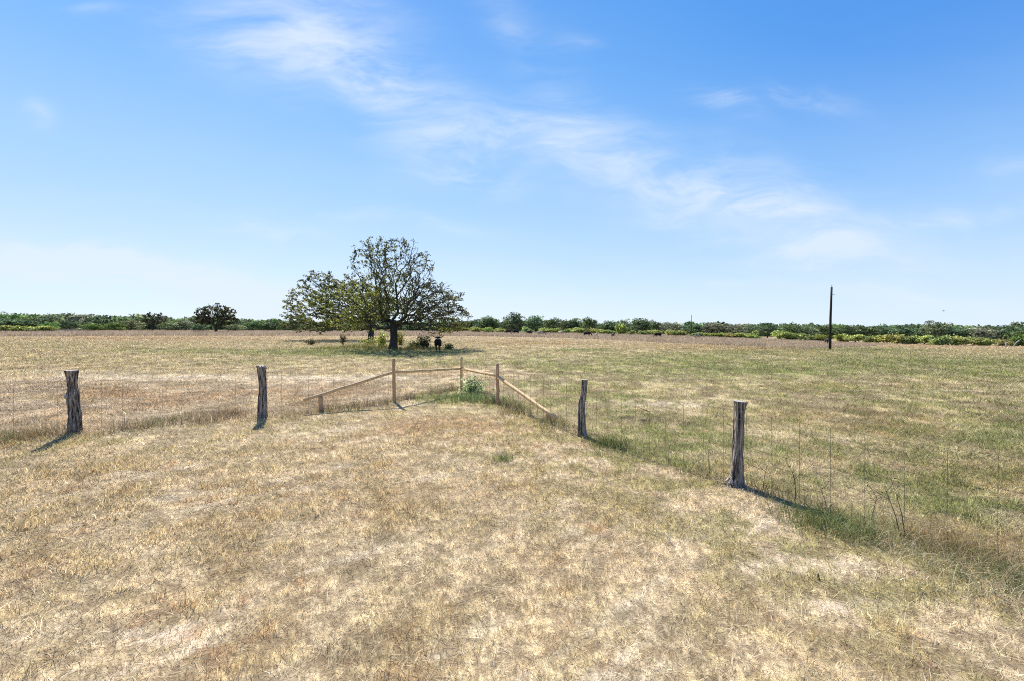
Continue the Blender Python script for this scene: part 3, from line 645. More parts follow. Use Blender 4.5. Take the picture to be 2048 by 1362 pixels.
def build_woods():
    "the mass of the woods behind the first row"
    g = np.random.default_rng(5); cens, cols = [], []
    for row, (d0, d1, n) in enumerate(((196, 235, 150), (235, 300, 150), (300, 420, 130))):
        u = np.linspace(-1.55, 1.55, n)+g.uniform(-.01, .01, n); d = g.uniform(d0, d1, n)
        right = sstep(.62, 1.0, u); left = sstep(-.4, -.9, u)
        d = d-right*28*(row == 0)
        for ui, di, ri, li in zip(u, d, right, left):
            z0 = float(ground_z(ui*di, di)); px = PX0+ui*FPX
            topy = np.interp(px, [-200, 0, 150, 400, 560, 940, 1000, 1120, 1300, 1430, 1700, 1870, 1950, 2048, 2300], [622, 625, 629, 635, 641, 642, 643, 645, 647, 647, 650, 648, 651, 648, 647])+g.normal(1.5, 2.4)+(0, 1.5, 1.5)[row]
            hh = max(4, (H-z0)-(topy-PYH)/FPX*di); ww = g.uniform(3.8, 6.0)*di/220
            k = 260 if row == 0 else 170
            v = g.normal(0, 1, (k, 3)); v /= np.linalg.norm(v, axis=1)[:, None]; v *= (g.random(k)[:, None]*.5+.5)**(1/3)
            v[:, 2] = v[:, 2]*.5+.5; lump = 1+.25*np.sin(v[:, 0]*7+ui*50)*np.cos(v[:, 1]*6)
            P = np.stack([v[:, 0]*ww*lump, v[:, 1]*ww, v[:, 2]*hh*(.93+.07*lump)+z0-.2], -1)+np.array([ui*di, di, 0])
            cens.append(P); c = np.array(FARC[g.choice(6, p=[.28, .22, .2, .12, .1, .08])])*g.uniform(.85, 1.3); cols.append(np.broadcast_to(c, (k, 3)))
    P = np.concatenate(cens); c = np.concatenate(cols)
    tag(obj('woods', leaf_mesh('woods', P, .95, 2, .5, 8, c, .28, .3), M_far), 'continuous mass of low oak woods closing the horizon behind the pasture', 'woods', kind='stuff')
build_woods()

# yellow-green bushes in front of the woods
def bush_meshes(seed, h, wdt, color, n=260, leaf=.26, stems=7):
    g = np.random.default_rng(seed); ells = [(g.uniform(-.3, .3)*wdt, g.uniform(-.3, .3)*wdt, h*g.uniform(.22, .70), wdt*g.uniform(.14, .24), wdt*g.uniform(.14, .24), h*g.uniform(.20, .32)) for _ in range(11)]
    cen = ell_points(g, n, ells, .3); mb = MB()
    for i in range(stems):
        e = ells[i % 6]; mb.tube([(0, 0, -.1), (e[0]*.4, e[1]*.4, h*.3), (e[0], e[1], e[2])], [.05, .035, .02], 5)
    tone = np.repeat(g.uniform(.72, 1.35, len(ells)), (np.array([e[3]*e[4]*e[5] for e in ells])/sum(e[3]*e[4]*e[5] for e in ells)*n).astype(int))
    c = np.where((g.random(len(cen)) < .3)[:, None], np.array(color)*1.35, np.array(color))*tone[:, None]
    return mb.mesh('stem'), leaf_mesh('foliage', cen, leaf, 8, .22, seed+5, c, .30, .3)
BC = [(.28, .32, .085), (.34, .37, .12), (.26, .30, .11), (.17, .25, .07), (.35, .34, .12)]
BM = [bush_meshes(200+i, 2.6, 4.2, BC[i]) for i in range(5)]
BUSH = [('left', [(12, 650, 34, 150, 1), (45, 651, 34, 150, 0), (78, 651, 32, 150, 1), (100, 652, 26, 152, 0)]),
        ('middle', [(952, 653, 24, 165, 1), (975, 654, 26, 165, 0), (1000, 656, 24, 165, 1), (1052, 652, 24, 165, 2), (1092, 655, 28, 160, 1), (1112, 656, 22, 160, 0), (1132, 657, 24, 160, 2), (1158, 654, 30, 158, 1), (1182, 656, 28, 156, 4),
                    (1206, 658, 26, 155, 1), (1222, 659, 20, 155, 2), (1241, 647, 26, 155, 0), (1262, 660, 22, 150, 2), (1283, 660, 20, 148, 2), (1303, 659, 24, 150, 1), (1318, 660, 20, 148, 0), (1343, 659, 26, 146, 1), (1362, 660, 24, 146, 1)]),
        ('between', [(1396, 664, 30, 142, 2), (1418, 665, 26, 142, 1), (1440, 665, 26, 140, 0), (1462, 665, 30, 138, 4), (1480, 665, 30, 136, 1), (1508, 660, 26, 145, 2), (1504, 669, 26, 132, 0), (1561, 660, 30, 130, 1), (1585, 665, 28, 128, 0), (1612, 666, 34, 126, 2), (1640, 668, 32, 124, 0)]),
        ('right', [(1682, 667, 30, 124, 0), (1710, 668, 34, 120, 1), (1742, 671, 26, 122, 2), (1768, 669, 30, 118, 1), (1795, 667, 34, 114, 4), (1820, 670, 30, 112, 2), (1848, 669, 32, 110, 1), (1880, 670, 38, 105, 2), (1912, 670, 36, 106, 4), (1945, 673, 34, 108, 1), (1972, 675, 30, 110, 0), (2005, 677, 30, 110, 4), (2036, 668, 34, 112, 3)])]
BW = WHERE
BD = ['yellow green', 'pale yellow green', 'dull green', 'grassy green', 'golden green']
for sec, L_ in BUSH:
    for i, (px, top, wpx, d, k) in enumerate(L_):
        b = atd(px, d); hh = max(1.0, (H-b.z)-(top-PYH)/FPX*d); ww = wpx/FPX*d*1.1
        root = empty('bush', b, rt.uniform(0, 6.28)); root.scale = (ww/4.2, ww/4.2, hh/2.6)
        tag(root, f"{BD[k]} {'tall' if hh > 3 else 'low'} bush, {ORD[i]} {BW[sec]}", 'bush', 'yellow green bushes in front of the woods')
        sm, fm = BM[k]; obj('stem', sm, M_stem, root); obj('foliage', fm, M_bush, root)
# grey leafless brush heap at left
def brush():
    b = atd(145, 148); root = empty('dead_brush', b); tag(root, 'low grey leafless brush heap at far left, right of the yellow green hedge', 'brush'); g = np.random.default_rng(9); mb = MB(); mb.tube([(-5, 0, .1), (0, .2, .25), (5, 0, .1)], [.06, .08, .05], 5)
    for i in range(90):
        x0, y0 = g.normal(0, 2.6), g.normal(0, 1.0); a = g.uniform(0, 6.28); L_ = g.uniform(.8, 2.0)
        mb.tube([(x0, y0, -.1), (x0+.3*L_*math.cos(a), y0+.3*L_*math.sin(a), L_*.55), (x0+.7*L_*math.cos(a+.4), y0+.6*L_*math.sin(a+.4), L_*.9)], [.05, .035, .015], 4, cap=False)
    obj('twig_tangle', mb.mesh('twig_tangle'), M_deadwood, root)
brush()

# saplings and brush round the oak trunks
def sapling(px, py, h, wdt, seed, col, label, name='sapling', leaf=.13, n=70, bare=False, cat='shrub'):
    b = at(px, py); root = empty(name, b); tag(root, label, cat); g = np.random.default_rng(seed); mb = MB(); tips = []
    for i in range(9):
        a = g.uniform(0, 6.28); q = g.uniform(.2, 1)*wdt/2; zz = h*g.uniform(.6, 1)
        p = [(0, 0, -.05), (q*.35*math.cos(a), q*.35*math.sin(a), zz*.45), (q*math.cos(a+.3), q*math.sin(a+.3), zz)]; mb.tube(p, [.022, .015, .006], 5, cap=False)
        for t in np.linspace(.0, 1, 8): tips.append(np.array(p[1])*(1-t)+np.array(p[2])*t); tips.append((np.array(p[0])*(1-t)+np.array(p[1])*t)*np.array([1.6, 1.6, 1])) if not bare else None
    obj('stem', mb.mesh('stem'), M_stem, root)
    tips = np.array(tips)+g.normal(0, .08*wdt, (len(tips), 3))*np.array([1, 1, .5])
    tips[:, 2] = np.maximum(tips[:, 2], .08)
    obj('foliage', leaf_mesh('foliage', tips, leaf, 4 if bare else max(4, n//8), .10*wdt, seed, col, .3, .2), M_bush, root)
sapling(763, 693, 1.9, 1.5, 1, YELG*1.05, 'yellow green leafy sapling just left of the nearer oak trunk', n=40)
sapling(802, 690, 2.0, 1.4, 2, YELG*.95, 'yellow green sapling growing just right of the nearer oak trunk', n=34)
sapling(828, 697, .7, 2.2, 3, OAKG*1.2, 'low green bush between the oak trunk and the dark round bush', n=40)
sapling(849, 697, 1.5, 1.7, 4, DKGREEN*1.9, 'dark ragged bush beside the horned bull', n=56)
sapling(897, 699, .7, 1.2, 5, OAKG*1.3, 'small green weed clump behind the horned bull', n=30)
sapling(686, 693, 1.6, 1.1, 6, np.array([.16, .13, .08]), 'thin brown stalky weed under the left side of the oak crown', bare=True)
sapling(742, 689, .9, 3.0, 7, YELG*.9, 'low yellow green brush at the foot of the farther oak trunk', n=36)
sapling(622, 690, .7, 1.6, 10, np.array([.16, .15, .07]), 'low dry weed at the left tip of the oak shade', bare=True)

# ------------------------------------------------------------------ cedar posts
def cedar_post(x, y, prof, label, seed, h, ridge=.10, chip=0., hollow=None, roots=0., knot=None):
    """prof: rows (height fraction, sideways offset, half width); split, furrowed bark"""
    root = empty('fence_post', (x, y, float(ground_z(x, y))-.02)); tag(root, label, 'fence post', 'weathered cedar fence posts')
    pf = np.array(prof); nz, na = 84, 72; V = []
    for i in range(nz):
        t = i/(nz-1); z = t*h; ox = np.interp(t, pf[:, 0], pf[:, 1]); rr = np.interp(t, pf[:, 0], pf[:, 2])
        for k in range(na):
            a = 2*math.pi*k/na; ca, sa = math.cos(a), math.sin(a)
            tw = a+.5*z
            p1 = mnoise.noise(Vector((math.cos(tw)*2.2+seed, math.sin(tw)*2.2, z*.7)))
            p2 = abs(mnoise.noise(Vector((math.cos(tw)*6.5, math.sin(tw)*6.5+seed, z*1.5))))
            p3 = mnoise.noise(Vector((math.cos(tw)*15, math.sin(tw)*15, z*5+seed)))
            p4 = mnoise.noise(Vector((math.cos(a)*1.3+seed*2, math.sin(a)*1.3, z*3.2)))
            r = .85*rr*(1+.22*p1+.16*p4+ridge*(1.2-9*max(0, .22-p2))+.09*p3)
            if roots and t < .16:
                f = (1-t/.16)**2; r *= 1+f*roots*(.10+.75*max(0, -ca)+.5*max(0, mnoise.noise(Vector((ca*2.5+seed, sa*2.5, 0)))))
            if hollow:
                ha, hz0, hz1, hw, hd = hollow; da = (a-ha+math.pi) % (2*math.pi)-math.pi
                r *= 1-hd*math.exp(-(da/hw)**2)*float(sstep(hz0-.06, hz0+.03, t)*(1-sstep(hz1-.03, hz1+.06, t)))
            zz = z
            if t > .9 and chip: zz -= chip*max(0, ca*.6+p1+.1)*(t-.9)/.1
            V.append((ox+r*ca, r*sa*.95, zz))
    n0 = len(V); V.append((np.interp(1, pf[:, 0], pf[:, 1]), 0, h-chip*.3-.004))
    i, j = np.meshgrid(np.arange(nz-1), np.arange(na), indexing='ij'); j2 = (j+1) % na
    q = np.stack([i*na+j, i*na+j2, (i+1)*na+j2, (i+1)*na+j], -1).reshape(-1, 4)
    V = np.array(V)
    obj('shaft', fast_mesh('shaft', V[:n0], [q, np.arange(na)[::-1][None]], None, True), M_cedar, root)
    tv = V[(nz-1)*na:]; k = np.arange(na); tv = tv.copy(); tv[:-1, :2] = tv[-1, :2]+(tv[:-1, :2]-tv[-1, :2])*.985; tv[:, 2] += .002
    obj('cut_top', fast_mesh('cut_top', tv, [np.stack([k, (k+1) % na, np.full(na, na)], -1)], None, False), M_cut, root)
    if knot:
        kx, kz, kr, ka = knot; mb = MB(); d = np.array([math.cos(ka), math.sin(ka), .1]); c = np.array([kx, 0, kz*h])
        mb.tube([c, c+d*kr*1.6, c+d*kr*2.3, c+d*kr*2.42], [kr*1.15, kr*1.0, kr*.85, kr*.5], 14); obj('knot', mb.mesh('knot'), M_cut, root)
    return root
cedar_post(-10.0, 9.71, [(0, .02, .150), (.15, .01, .135), (.4, -.01, .115), (.55, -.03, .115), (.62, -.045, .12), (.72, -.045, .098), (.9, -.055, .105), (1, -.06, .132)],
           'weathered cedar post with a sawn knot on its left side, leftmost post', 3.1, 1.47, .10, knot=(-.062, .60, .050, R(-118)))
cedar_post(-6.74, 11.5, [(0, .0, .145), (.2, -.015, .125), (.4, -.01, .118), (.6, .0, .100), (.8, -.015, .108), (.92, -.03, .125), (1, -.035, .135)],
           'grey brown cedar post with ragged broken top, second from the left', 8.3, 1.43, .10, chip=.09, hollow=(R(-115), .12, .40, .35, .30))
cedar_post(1.57, 9.5, [(0, .01, .115), (.15, .0, .10), (.45, -.015, .085), (.62, .0, .085), (.75, .03, .070), (.8, .04, .066), (1, .055, .072)],
           'slim crooked grey cedar post right of the diagonal brace rail', 5.7, 1.28, .09, hollow=(R(-100), .0, .45, .3, .32))
cedar_post(3.45, 6.5, [(0, -.02, .115), (.15, -.01, .095), (.4, .0, .084), (.7, .015, .082), (.9, .03, .086), (1, .045, .098)],
           'thick furrowed grey cedar post with flared foot, nearest and rightmost', 1.9, 1.31, .12, chip=.02, roots=1.0)

# ------------------------------------------------------------------ corner brace of round timber
def wobbly(p, q, r0, r1, n=9, seed=0, amp=.006):
    g = np.random.default_rng(seed); p, q = np.array(p, float), np.array(q, float); t = np.linspace(0, 1, n)[:, None]
    return (p*(1-t)+q*t+g.normal(0, amp, (n, 3))*np.sin(t*np.pi)), np.linspace(r0, r1, n)
def corner_brace():
    A, B, Cc = np.array([-3.85, 13.9]), np.array([-1.99, 16.7]), np.array([-.46, 13.6])
    root = empty('corner_brace', (B[0], B[1], float(ground_z(*B)))); base = np.array(root.location)
    tag(root, 'corner brace of round tan timbers with three posts and sloping rails at the fence corner', 'fence corner')
    def part(name, p, q, r0, r1, mat, seed, lab=None):
        pts, rad = wobbly(np.array(p)-base, np.array(q)-base, r0, r1, seed=seed); rad[0] *= .97; mb = MB(); mb.tube(pts, rad, 12); o = obj(name, mb.mesh(name), mat, root)
        if lab: o['label'] = lab
    gz = lambda v: float(ground_z(v[0], v[1]))
    part('post', (*A, gz(A)-.1), (A[0]-.02, A[1], 1.43), .058, .054, M_lumber, 1, 'left tan post of the corner brace')
    part('post', (*B, gz(B)-.1), (B[0], B[1], 1.30), .056, .052, M_rail, 2, 'farthest pale post at the corner')
    part('post', (*Cc, gz(Cc)-.1), (Cc[0]-.01, Cc[1], 1.30), .060, .054, M_lumber, 3, 'right orange brown post of the corner brace')
    def n2(a, b): d = np.array(b)-np.array(a); return d/np.linalg.norm(d)
    d = n2(A, B); part('rail', (*(A+d*.06), .985), (*(B-d*.06), .845), .045, .042, M_rail, 4)
    d = n2(B, Cc); part('rail', (*(B+d*.06), .845), (*(Cc-d*.06), .90), .050, .046, M_rail, 5)
    d = n2(A, (-5.96, 12.14)); part('diagonal_rail', (*(A+d*.06), .985), (-5.96, 12.14, .36), .048, .046, M_rail, 6)
    d = n2(Cc, (1.085, 10.48)); part('diagonal_rail', (*(Cc+d*.06), .86), (1.085, 10.48, .21), .052, .050, M_rail, 7)
    part('stub_post', (-5.58, 12.40, gz((-5.58, 12.4))-.1), (-5.58, 12.40, .42), .066, .062, M_lumber, 8)
    part('stub_post', (.93, 10.83, gz((.93, 10.83))-.1), (.94, 10.83, .27), .075, .070, M_lumber, 9)
corner_brace()

# ------------------------------------------------------------------ woven wire
def wire_fence(pts, label, top, seed):
    root = empty('wire_fence', (*pts[0], float(ground_z(*pts[0])))); tag(root, label, 'wire fence', 'woven wire fence runs'); b = np.array(root.location); g = np.random.default_rng(seed)
    for (x0, y0), (x1, y1) in zip(pts[:-1], pts[1:]):
        L_ = math.hypot(x1-x0, y1-y0); mb = MB(); k = max(2, int(L_/.34))
        sag = lambda t: -.03*math.sin(math.pi*t)
        P = lambda t, z: np.array([x0+(x1-x0)*t, y0+(y1-y0)*t, float(ground_z(x0+(x1-x0)*t, y0+(y1-y0)*t))+z+sag(t)])-b
        for i in range(k):
            t = (i+.5)/k; j = g.normal(0, .01)
            mb.tube([P(t, .02), P(t, .5)+np.array([j, 0, 0]), P(t, top)], .0025, 4, False)
        for zz in (.04, .17, .31, .47, .64, .83, 1.04, top):
            mb.tube([P(t, zz) for t in np.linspace(0, 1, 9)], 0.0015 if zz < top else .0019, 4, False)
        obj('wire_panel', mb.mesh('wire_panel', False), M_wire, root)
wire_fence([(-14.6, 7.2), (-10.0, 9.58), (-6.74, 11.37), (-3.85, 13.8), (-1.99, 16.6)], 'thin woven wire fence strung between the two left cedar posts and the corner brace', 1.22, 1)
wire_fence([(-1.95, 16.6), (-.5, 13.55), (1.50, 9.45), (3.38, 6.45), (5.28, 3.45)], 'thin woven wire fence running right from the corner past the two right cedar posts', 1.16, 2)

# ------------------------------------------------------------------ poles
def pole(px, d, top_px, top_py, r, label, fittings=True):
    b = atd(px, d); root = empty('utility_pole', b); tag(root, label, 'pole'); hh = (H-b.z)-(top_py-PYH)/FPX*d; dx = (top_px-px)/FPX*d; mb = MB()
    mb.tube([(0, 0, -.3), (dx*.3, 0, hh*.5), (dx, 0, hh)], [r, r*.88, r*.7], 12); obj('shaft', mb.mesh('shaft'), M_pole, root)
    if fittings:
        mb = MB(); mb.tube([(dx, 0, hh), (dx+.02, 0, hh+.14)], .02, 6); mb.tube([(dx+.02, 0, hh+.1), (dx+.02, 0, hh+.17), (dx+.02, 0, hh+.22)], [.05, .07, .03], 10); obj('insulator', mb.mesh('insulator'), M_metal, root)
        mb = MB(); mb.tube([(dx*.8+.1, 0, hh-1.0), (dx*.8+.42, 0, hh-1.03), (dx*.8+.45, 0, hh-.95)], .025, 6); obj('bracket', mb.mesh('bracket'), M_metal, root)
b_ = at(1660, 699)
pole(1660, b_.y, 1663.3, 574, .155, 'tall bare dark wooden utility pole standing in the right pasture')
pole(1383, 150, 1383, 630, .10, 'far thin pole rising above the bushes left of the tall utility pole', False)
pole(1322, 178, 1322, 643, .07, 'faint shortest pole in the woods behind the grazing black cow', False)

# ------------------------------------------------------------------ cattle
def cow_mesh(name, graze, res=.035):
    bm = bmesh.new()
    def blob(x, y, z, rx, ry, rz): bmesh.ops.create_icosphere(bm, subdivisions=2, radius=1, matrix=Matrix.Translation((x, y, z)) @ Matrix.Diagonal((rx, ry, rz, 1)))
    def limb(pts, k=9):
        for p, q in zip(pts[:-1], pts[1:]):
            for t in np.linspace(0, 1, k):
                c = [a+(b-a)*t for a, b in zip(p, q)]; blob(c[0], c[1], c[2], c[3], c[3], c[3])
    sp = [(-.80, 1.02, .19, .25), (-.62, 1.0, .29, .37), (-.3, .97, .35, .385), (.1, .95, .40, .38), (.5, .99, .36, .345), (.75, 1.05, .28, .28), (.88, 1.08, .15, .19)]
    for a, b in zip(sp[:-1], sp[1:]):
        for t in np.linspace(0, 1, 6, endpoint=False):
            y, z, rx, rz = [p+(q-p)*t for p, q in zip(a, b)]; blob(0, y, z, rx, .17, rz)
    blob(0, -.5, 1.22, .13, .3, .17)
    for s_ in (-1, 1):
        limb([(s_*.20, -.60, .85, .15), (s_*.17, -.60, .45, .072), (s_*.165, -.58, .42, .07), (s_*.16, -.58, .13, .048), (s_*.16, -.60, .05, .065)])
        limb([(s_*.20, .68, .95, .20), (s_*.24, .52, .70, .13), (s_*.20, .80, .43, .062), (s_*.19, .76, .13, .046), (s_*.19, .73, .05, .062)])
    if graze:
        limb([(0, -.72, 1.08, .22), (0, -1.05, .82, .15), (0, -1.25, .55, .125)]); limb([(0, -1.25, .55, .125), (0, -1.38, .36, .105), (0, -1.50, .16, .075)])
    else:
        limb([(0, -.70, 1.12, .23), (0, -.98, 1.30, .15), (0, -1.10, 1.42, .135)]); limb([(0, -1.10, 1.43, .135), (0, -1.25, 1.30, .115), (0, -1.36, 1.12, .082)])
        blob(0, -.72, .92, .06, .12, .24)
    me = bpy.data.meshes.new(name); bm.to_mesh(me); bm.free()
    o = bpy.data.objects.new(name, me); C.objects.link(o)
    m = o.modifiers.new('r', 'REMESH'); m.mode = 'VOXEL'; m.voxel_size = res; m.use_smooth_shade = True
    m2 = o.modifiers.new('s', 'SMOOTH'); m2.iterations = 4; m2.factor = .5
    dg = bpy.context.evaluated_depsgraph_get(); dg.update(); r_ = bpy.data.meshes.new_from_object(o.evaluated_get(dg)); r_.name = name
    bpy.data.objects.remove(o); r_.materials.clear(); return r_
COWM = {False: cow_mesh('body', False), True: cow_mesh('body', True)}
def curve_part(name, pts, rad, n, mat, root): mb = MB(); mb.tube(pts, rad, n); return obj(name, mb.mesh(name), mat, root)
def cow(px, py, rz, graze, mat, label, name='cow', sc=1.0, d=None, horn=.25, cat='cow', blaze=False):
    b = atd(px, d) if d else at(px, py); root = empty(name, b, rz, sc); tag(root, label, cat, 'cattle in the pasture')
    me = COWM[graze]
    if mat is not M_black: me = me.copy()
    o = obj('body', me, None, root)
    if len(me.materials) == 0 or me.materials[0] is not mat: me.materials.clear(); me.materials.append(mat)
    hy, hz = ((-1.24, .60) if graze else (-1.10, 1.50))
    for s_ in (-1, 1):
        if horn > .4: hp = [(s_*.08, hy, hz-.01), (s_*.30, hy, hz-.03), (s_*.47, hy-.02, hz+.05), (s_*.58, hy-.04, hz+.16), (s_*.66, hy-.04, hz+.27)]
        else: hp = [(s_*.08, hy, hz), (s_*(.08+horn*.8), hy, hz+.02), (s_*(.08+horn), hy-.03, hz+.14)]
        curve_part('horn', hp, np.linspace(.058, .014, len(hp)), 8, M_horn, root)
        curve_part('ear', [(s_*.10, hy+.02, hz-.09), (s_*.20, hy, hz-.10), (s_*.27, hy-.01, hz-.14)], [.03, .055, .012], 6, mat, root)
    curve_part('tail', [(0, .93, 1.18), (0, 1.02, .95), (.03, 1.0, .60), (.02, .98, .42), (.02, .98, .28)], [.035, .022, .018, .045, .012], 6, mat, root)
    if blaze:
        curve_part('blaze', [(0, -1.228, 1.46), (0, -1.335, 1.33), (0, -1.405, 1.20)], [.012, .040, .030], 8, M_pale, root)
    return root
cow(876, 703, R(10), False, M_black, 'black long-horned bull facing the camera in the shade of the oak', 'bull', 1.02, horn=.6, cat='bull', blaze=True)
cow(1316, 679, R(-78), True, M_black, 'black cow grazing in the tall grass left of the far thin pole', sc=.95, d=112)
cow(1395, 0, R(-60), True, M_patch, 'pale speckled cow with dark back grazing right of the far thin pole', sc=.95, d=110)
cow(1655, 0, R(-20), True, M_black, 'black cow partly behind the foot of the tall utility pole', sc=.92, d=83)
cow(1174, 0, R(60), True, M_black, 'black cow standing alone in the tall grass, fifth from the oak', sc=1.0, d=112)
cow(1192, 0, R(20), False, M_pale, 'small pale calf just right of the lone black cow', 'calf', .62, d=112, horn=.05, cat='calf')
cow(1226, 0, R(10), False, M_brown, 'small dark brown calf facing the camera in the tall grass', 'calf', .72, d=108, horn=.05, cat='calf')
cow(1121, 0, R(30), False, M_pale, 'pale cow with raised head seen through the tall grass', sc=.95, d=132, horn=.35)
cow(1082, 0, R(75), True, M_patch, 'brown and white spotted cow grazing near the middle of the herd', sc=1.0, d=118)
cow(1058, 0, R(35), True, M_black, 'black cow just left of the spotted brown and white cow', sc=1.05, d=130)
cow(1032, 0, R(-70), True, M_black, 'black cow, second from the left in the far herd', sc=1.08, d=134)
cow(1017, 0, R(-60), True, M_brown, 'dark brown cow, leftmost in the far herd behind the tall grass', sc=1.08, d=138)

# bird
def bird():
    d = 70; root = empty('bird', ((1887-PX0)/FPX*d, d, H-(622-PYH)/FPX*d), R(60)); tag(root, 'tiny dark bird flying above the woods on the right', 'bird'); mb = MB()
    mb.tube([(0, -.14, 0), (0, -.09, .01), (0, 0, .01), (0, .1, 0), (0, .2, 0)], [.01, .03, .045, .03, .015], 8); obj('body', mb.mesh('body'), M_darkwood, root)
    for s_ in (-1, 1):
        V = [(s_*.03, -.05, .02), (s_*.03, .06, .02), (s_*.2, .05, .09), (s_*.2, -.07, .09), (s_*.36, .03, .05), (s_*.03, -.05, .008), (s_*.03, .06, .008), (s_*.2, .05, .078), (s_*.2, -.07, .078)]
        obj('wing', fast_mesh('wing', np.array(V), [np.array([[0, 1, 2, 3], [5, 8, 7, 6]]), np.array([[3, 2, 4], [8, 4, 7]])], None, False), M_darkwood, root)
bird()

# ------------------------------------------------------------------ tufts, weeds and sticks
def tuft(px, py, n, h, spread, reach, cols, label, seed, wd=.006, name='grass_tuft', cat='grass tuft'):
    b = at(px, py); g = np.random.default_rng(seed); root_z = b.z-.01
    a = g.uniform(0, 6.28, n); hh = h*g.uniform(.45, 1.1, n); L_ = hh*reach*g.uniform(.2, 1.3, n); sx = np.clip(g.normal(0, spread, (n, 2)), -1.7*spread, 1.7*spread); w_ = wd*g.uniform(.6, 1.4, n)
    T = np.linspace(0, 1, 5); roll = a+np.pi/2+g.normal(0, .5, n)
    V = []
    for t in T:
        z = hh*(t*(1-.35*t*t*np.minimum(L_/hh, 1.5))); rr = L_*t**1.7
        c = np.stack([sx[:, 0]+np.cos(a)*rr, sx[:, 1]+np.sin(a)*rr, z], -1); W = np.stack([np.cos(roll), np.sin(roll), 0*a], -1)*(w_*(1-.85*t)/2)[:, None]
        V += [c-W, c+W]
    V = np.stack(V, 1).reshape(-1, 3); k = 10; base = np.arange(n)[:, None]*k
    F = [base+np.array([[2*i, 2*i+1, 2*i+3, 2*i+2]]) for i in range(4)]
    cc = np.array(cols)[g.integers(0, len(cols), n)]*g.uniform(.6, 1.25, n)[:, None]
    o = obj(name, fast_mesh(name, V, F, np.repeat(cc, k, 0)), M_grass); o.location = (b.x, b.y, root_z); tag(o, label, cat, 'tufts and weeds along the fence'); return o
G1, G2, D1, D2, MV = (.11, .15, .045), (.20, .23, .08), (.55, .43, .25), (.40, .28, .14), (.16, .115, .09)
tuft(1215, 892, 420, .30, .22, .8, [G1, G1, G2, (.08, .12, .035)], 'dark green weed clump at the right foot of the slim crooked post', 1)
tuft(1240, 905, 260, .20, .28, 1.0, [G1, G2, D1], 'green grass clump a step right of the slim crooked post', 2)
tuft(1020, 828, 320, .38, .22, .6, [D2, MV, D1, G2], 'brown dry grass tuft at the foot of the right brace post', 3)
tuft(1098, 850, 240, .26, .22, .8, [G2, G1, D1], 'grass tuft round the short stub under the right diagonal rail', 4)
tuft(1535, 985, 260, .24, .22, .9, [G1, (.07, .09, .04), D2], 'dark green tuft right beside the foot of the thick nearest post', 5, .005)
tuft(1625, 1045, 620, .30, .24, .9, [G1, G2, (.09, .14, .06)], 'dense dark green grass clump on the fence line right of the nearest post', 6, .005)
tuft(1700, 1068, 420, .34, .16, 1.1, [G2, (.40, .42, .20), G1], 'pale green arching grass tuft on the fence line at right', 7, .005)
tuft(1790, 1082, 420, .26, .25, 1.5, [D1, (.62, .55, .36), G2], 'straw coloured sprawling grass tuft beside two dark stems', 8, .004)
tuft(1925, 1100, 700, .42, .28, 1.0, [D2, D1, (.36, .22, .10)], 'big rusty tan grass heap on the fence line near the right edge', 9, .0045)
tuft(1930, 1150, 520, .26, .30, 1.6, [D1, (.60, .56, .40), G2], 'pale bent grass sprawling before the rusty grass heap', 10, .004)
tuft(2020, 1165, 560, .30, .26, 1.2, [G1, G2, D1], 'green grass clump at the right edge near the fence', 11, .004)
tuft(462, 832, 520, .34, .22, .55, [MV, (.14, .10, .08), D2], 'mauve brown brushy tuft left of the ragged-topped post', 12)
tuft(395, 838, 420, .28, .35, .6, [MV, MV, D2, G2], 'mauve brown grass patch farther left of the ragged-topped post', 13)
tuft(318, 848, 360, .26, .30, .8, [G2, MV, G1], 'greenish tuft midway between the two left cedar posts', 14)
tuft(92, 868, 520, .30, .35, .7, [D2, (.16, .12, .06), (.24, .20, .09)], 'dark brown tuft just left of the leftmost cedar post', 15)
tuft(25, 880, 420, .30, .30, .7, [D2, G2, (.18, .13, .07)], 'brown green tuft at the left edge under the wire', 16)
tuft(600, 828, 320, .24, .35, .7, [MV, D2, D1], 'brown tuft under the low end of the left diagonal rail', 17)
tuft(690, 818, 420, .26, .40, .8, [G2, MV, (.12, .15, .06)], 'dark green brown tuft below the left diagonal rail', 18)
tuft(770, 808, 300, .28, .25, .7, [MV, (.10, .10, .05), G2], 'dark tuft at the left foot of the left brace post', 19)
tuft(1007, 920, 200, .12, .10, .9, [(.12, .22, .04), G1], 'small bright green tuft alone in the dry lawn', 20)
sapling(945, 786, .55, 1.5, 21, np.array([.30, .37, .17]), 'leafy pale green weed bush at the foot of the farthest corner post', 'weed_bush', .055, 40, cat='weed')
tuft(985, 803, 420, .30, .40, .9, [(.24, .30, .12), (.16, .22, .07), (.32, .36, .18)], 'low leafy weeds between the corner post and the right brace post', 22, .016)
tuft(900, 797, 520, .22, .62, .9, [(.22, .28, .10), (.14, .20, .06), (.30, .34, .16)], 'low green weeds left of the farthest corner post', 24, .014)
tuft(940, 800, 300, .34, .30, .8, [(.20, .27, .10), (.13, .18, .06), (.30, .36, .16)], 'leafy green weeds at the inner foot of the corner brace', 25, .018)
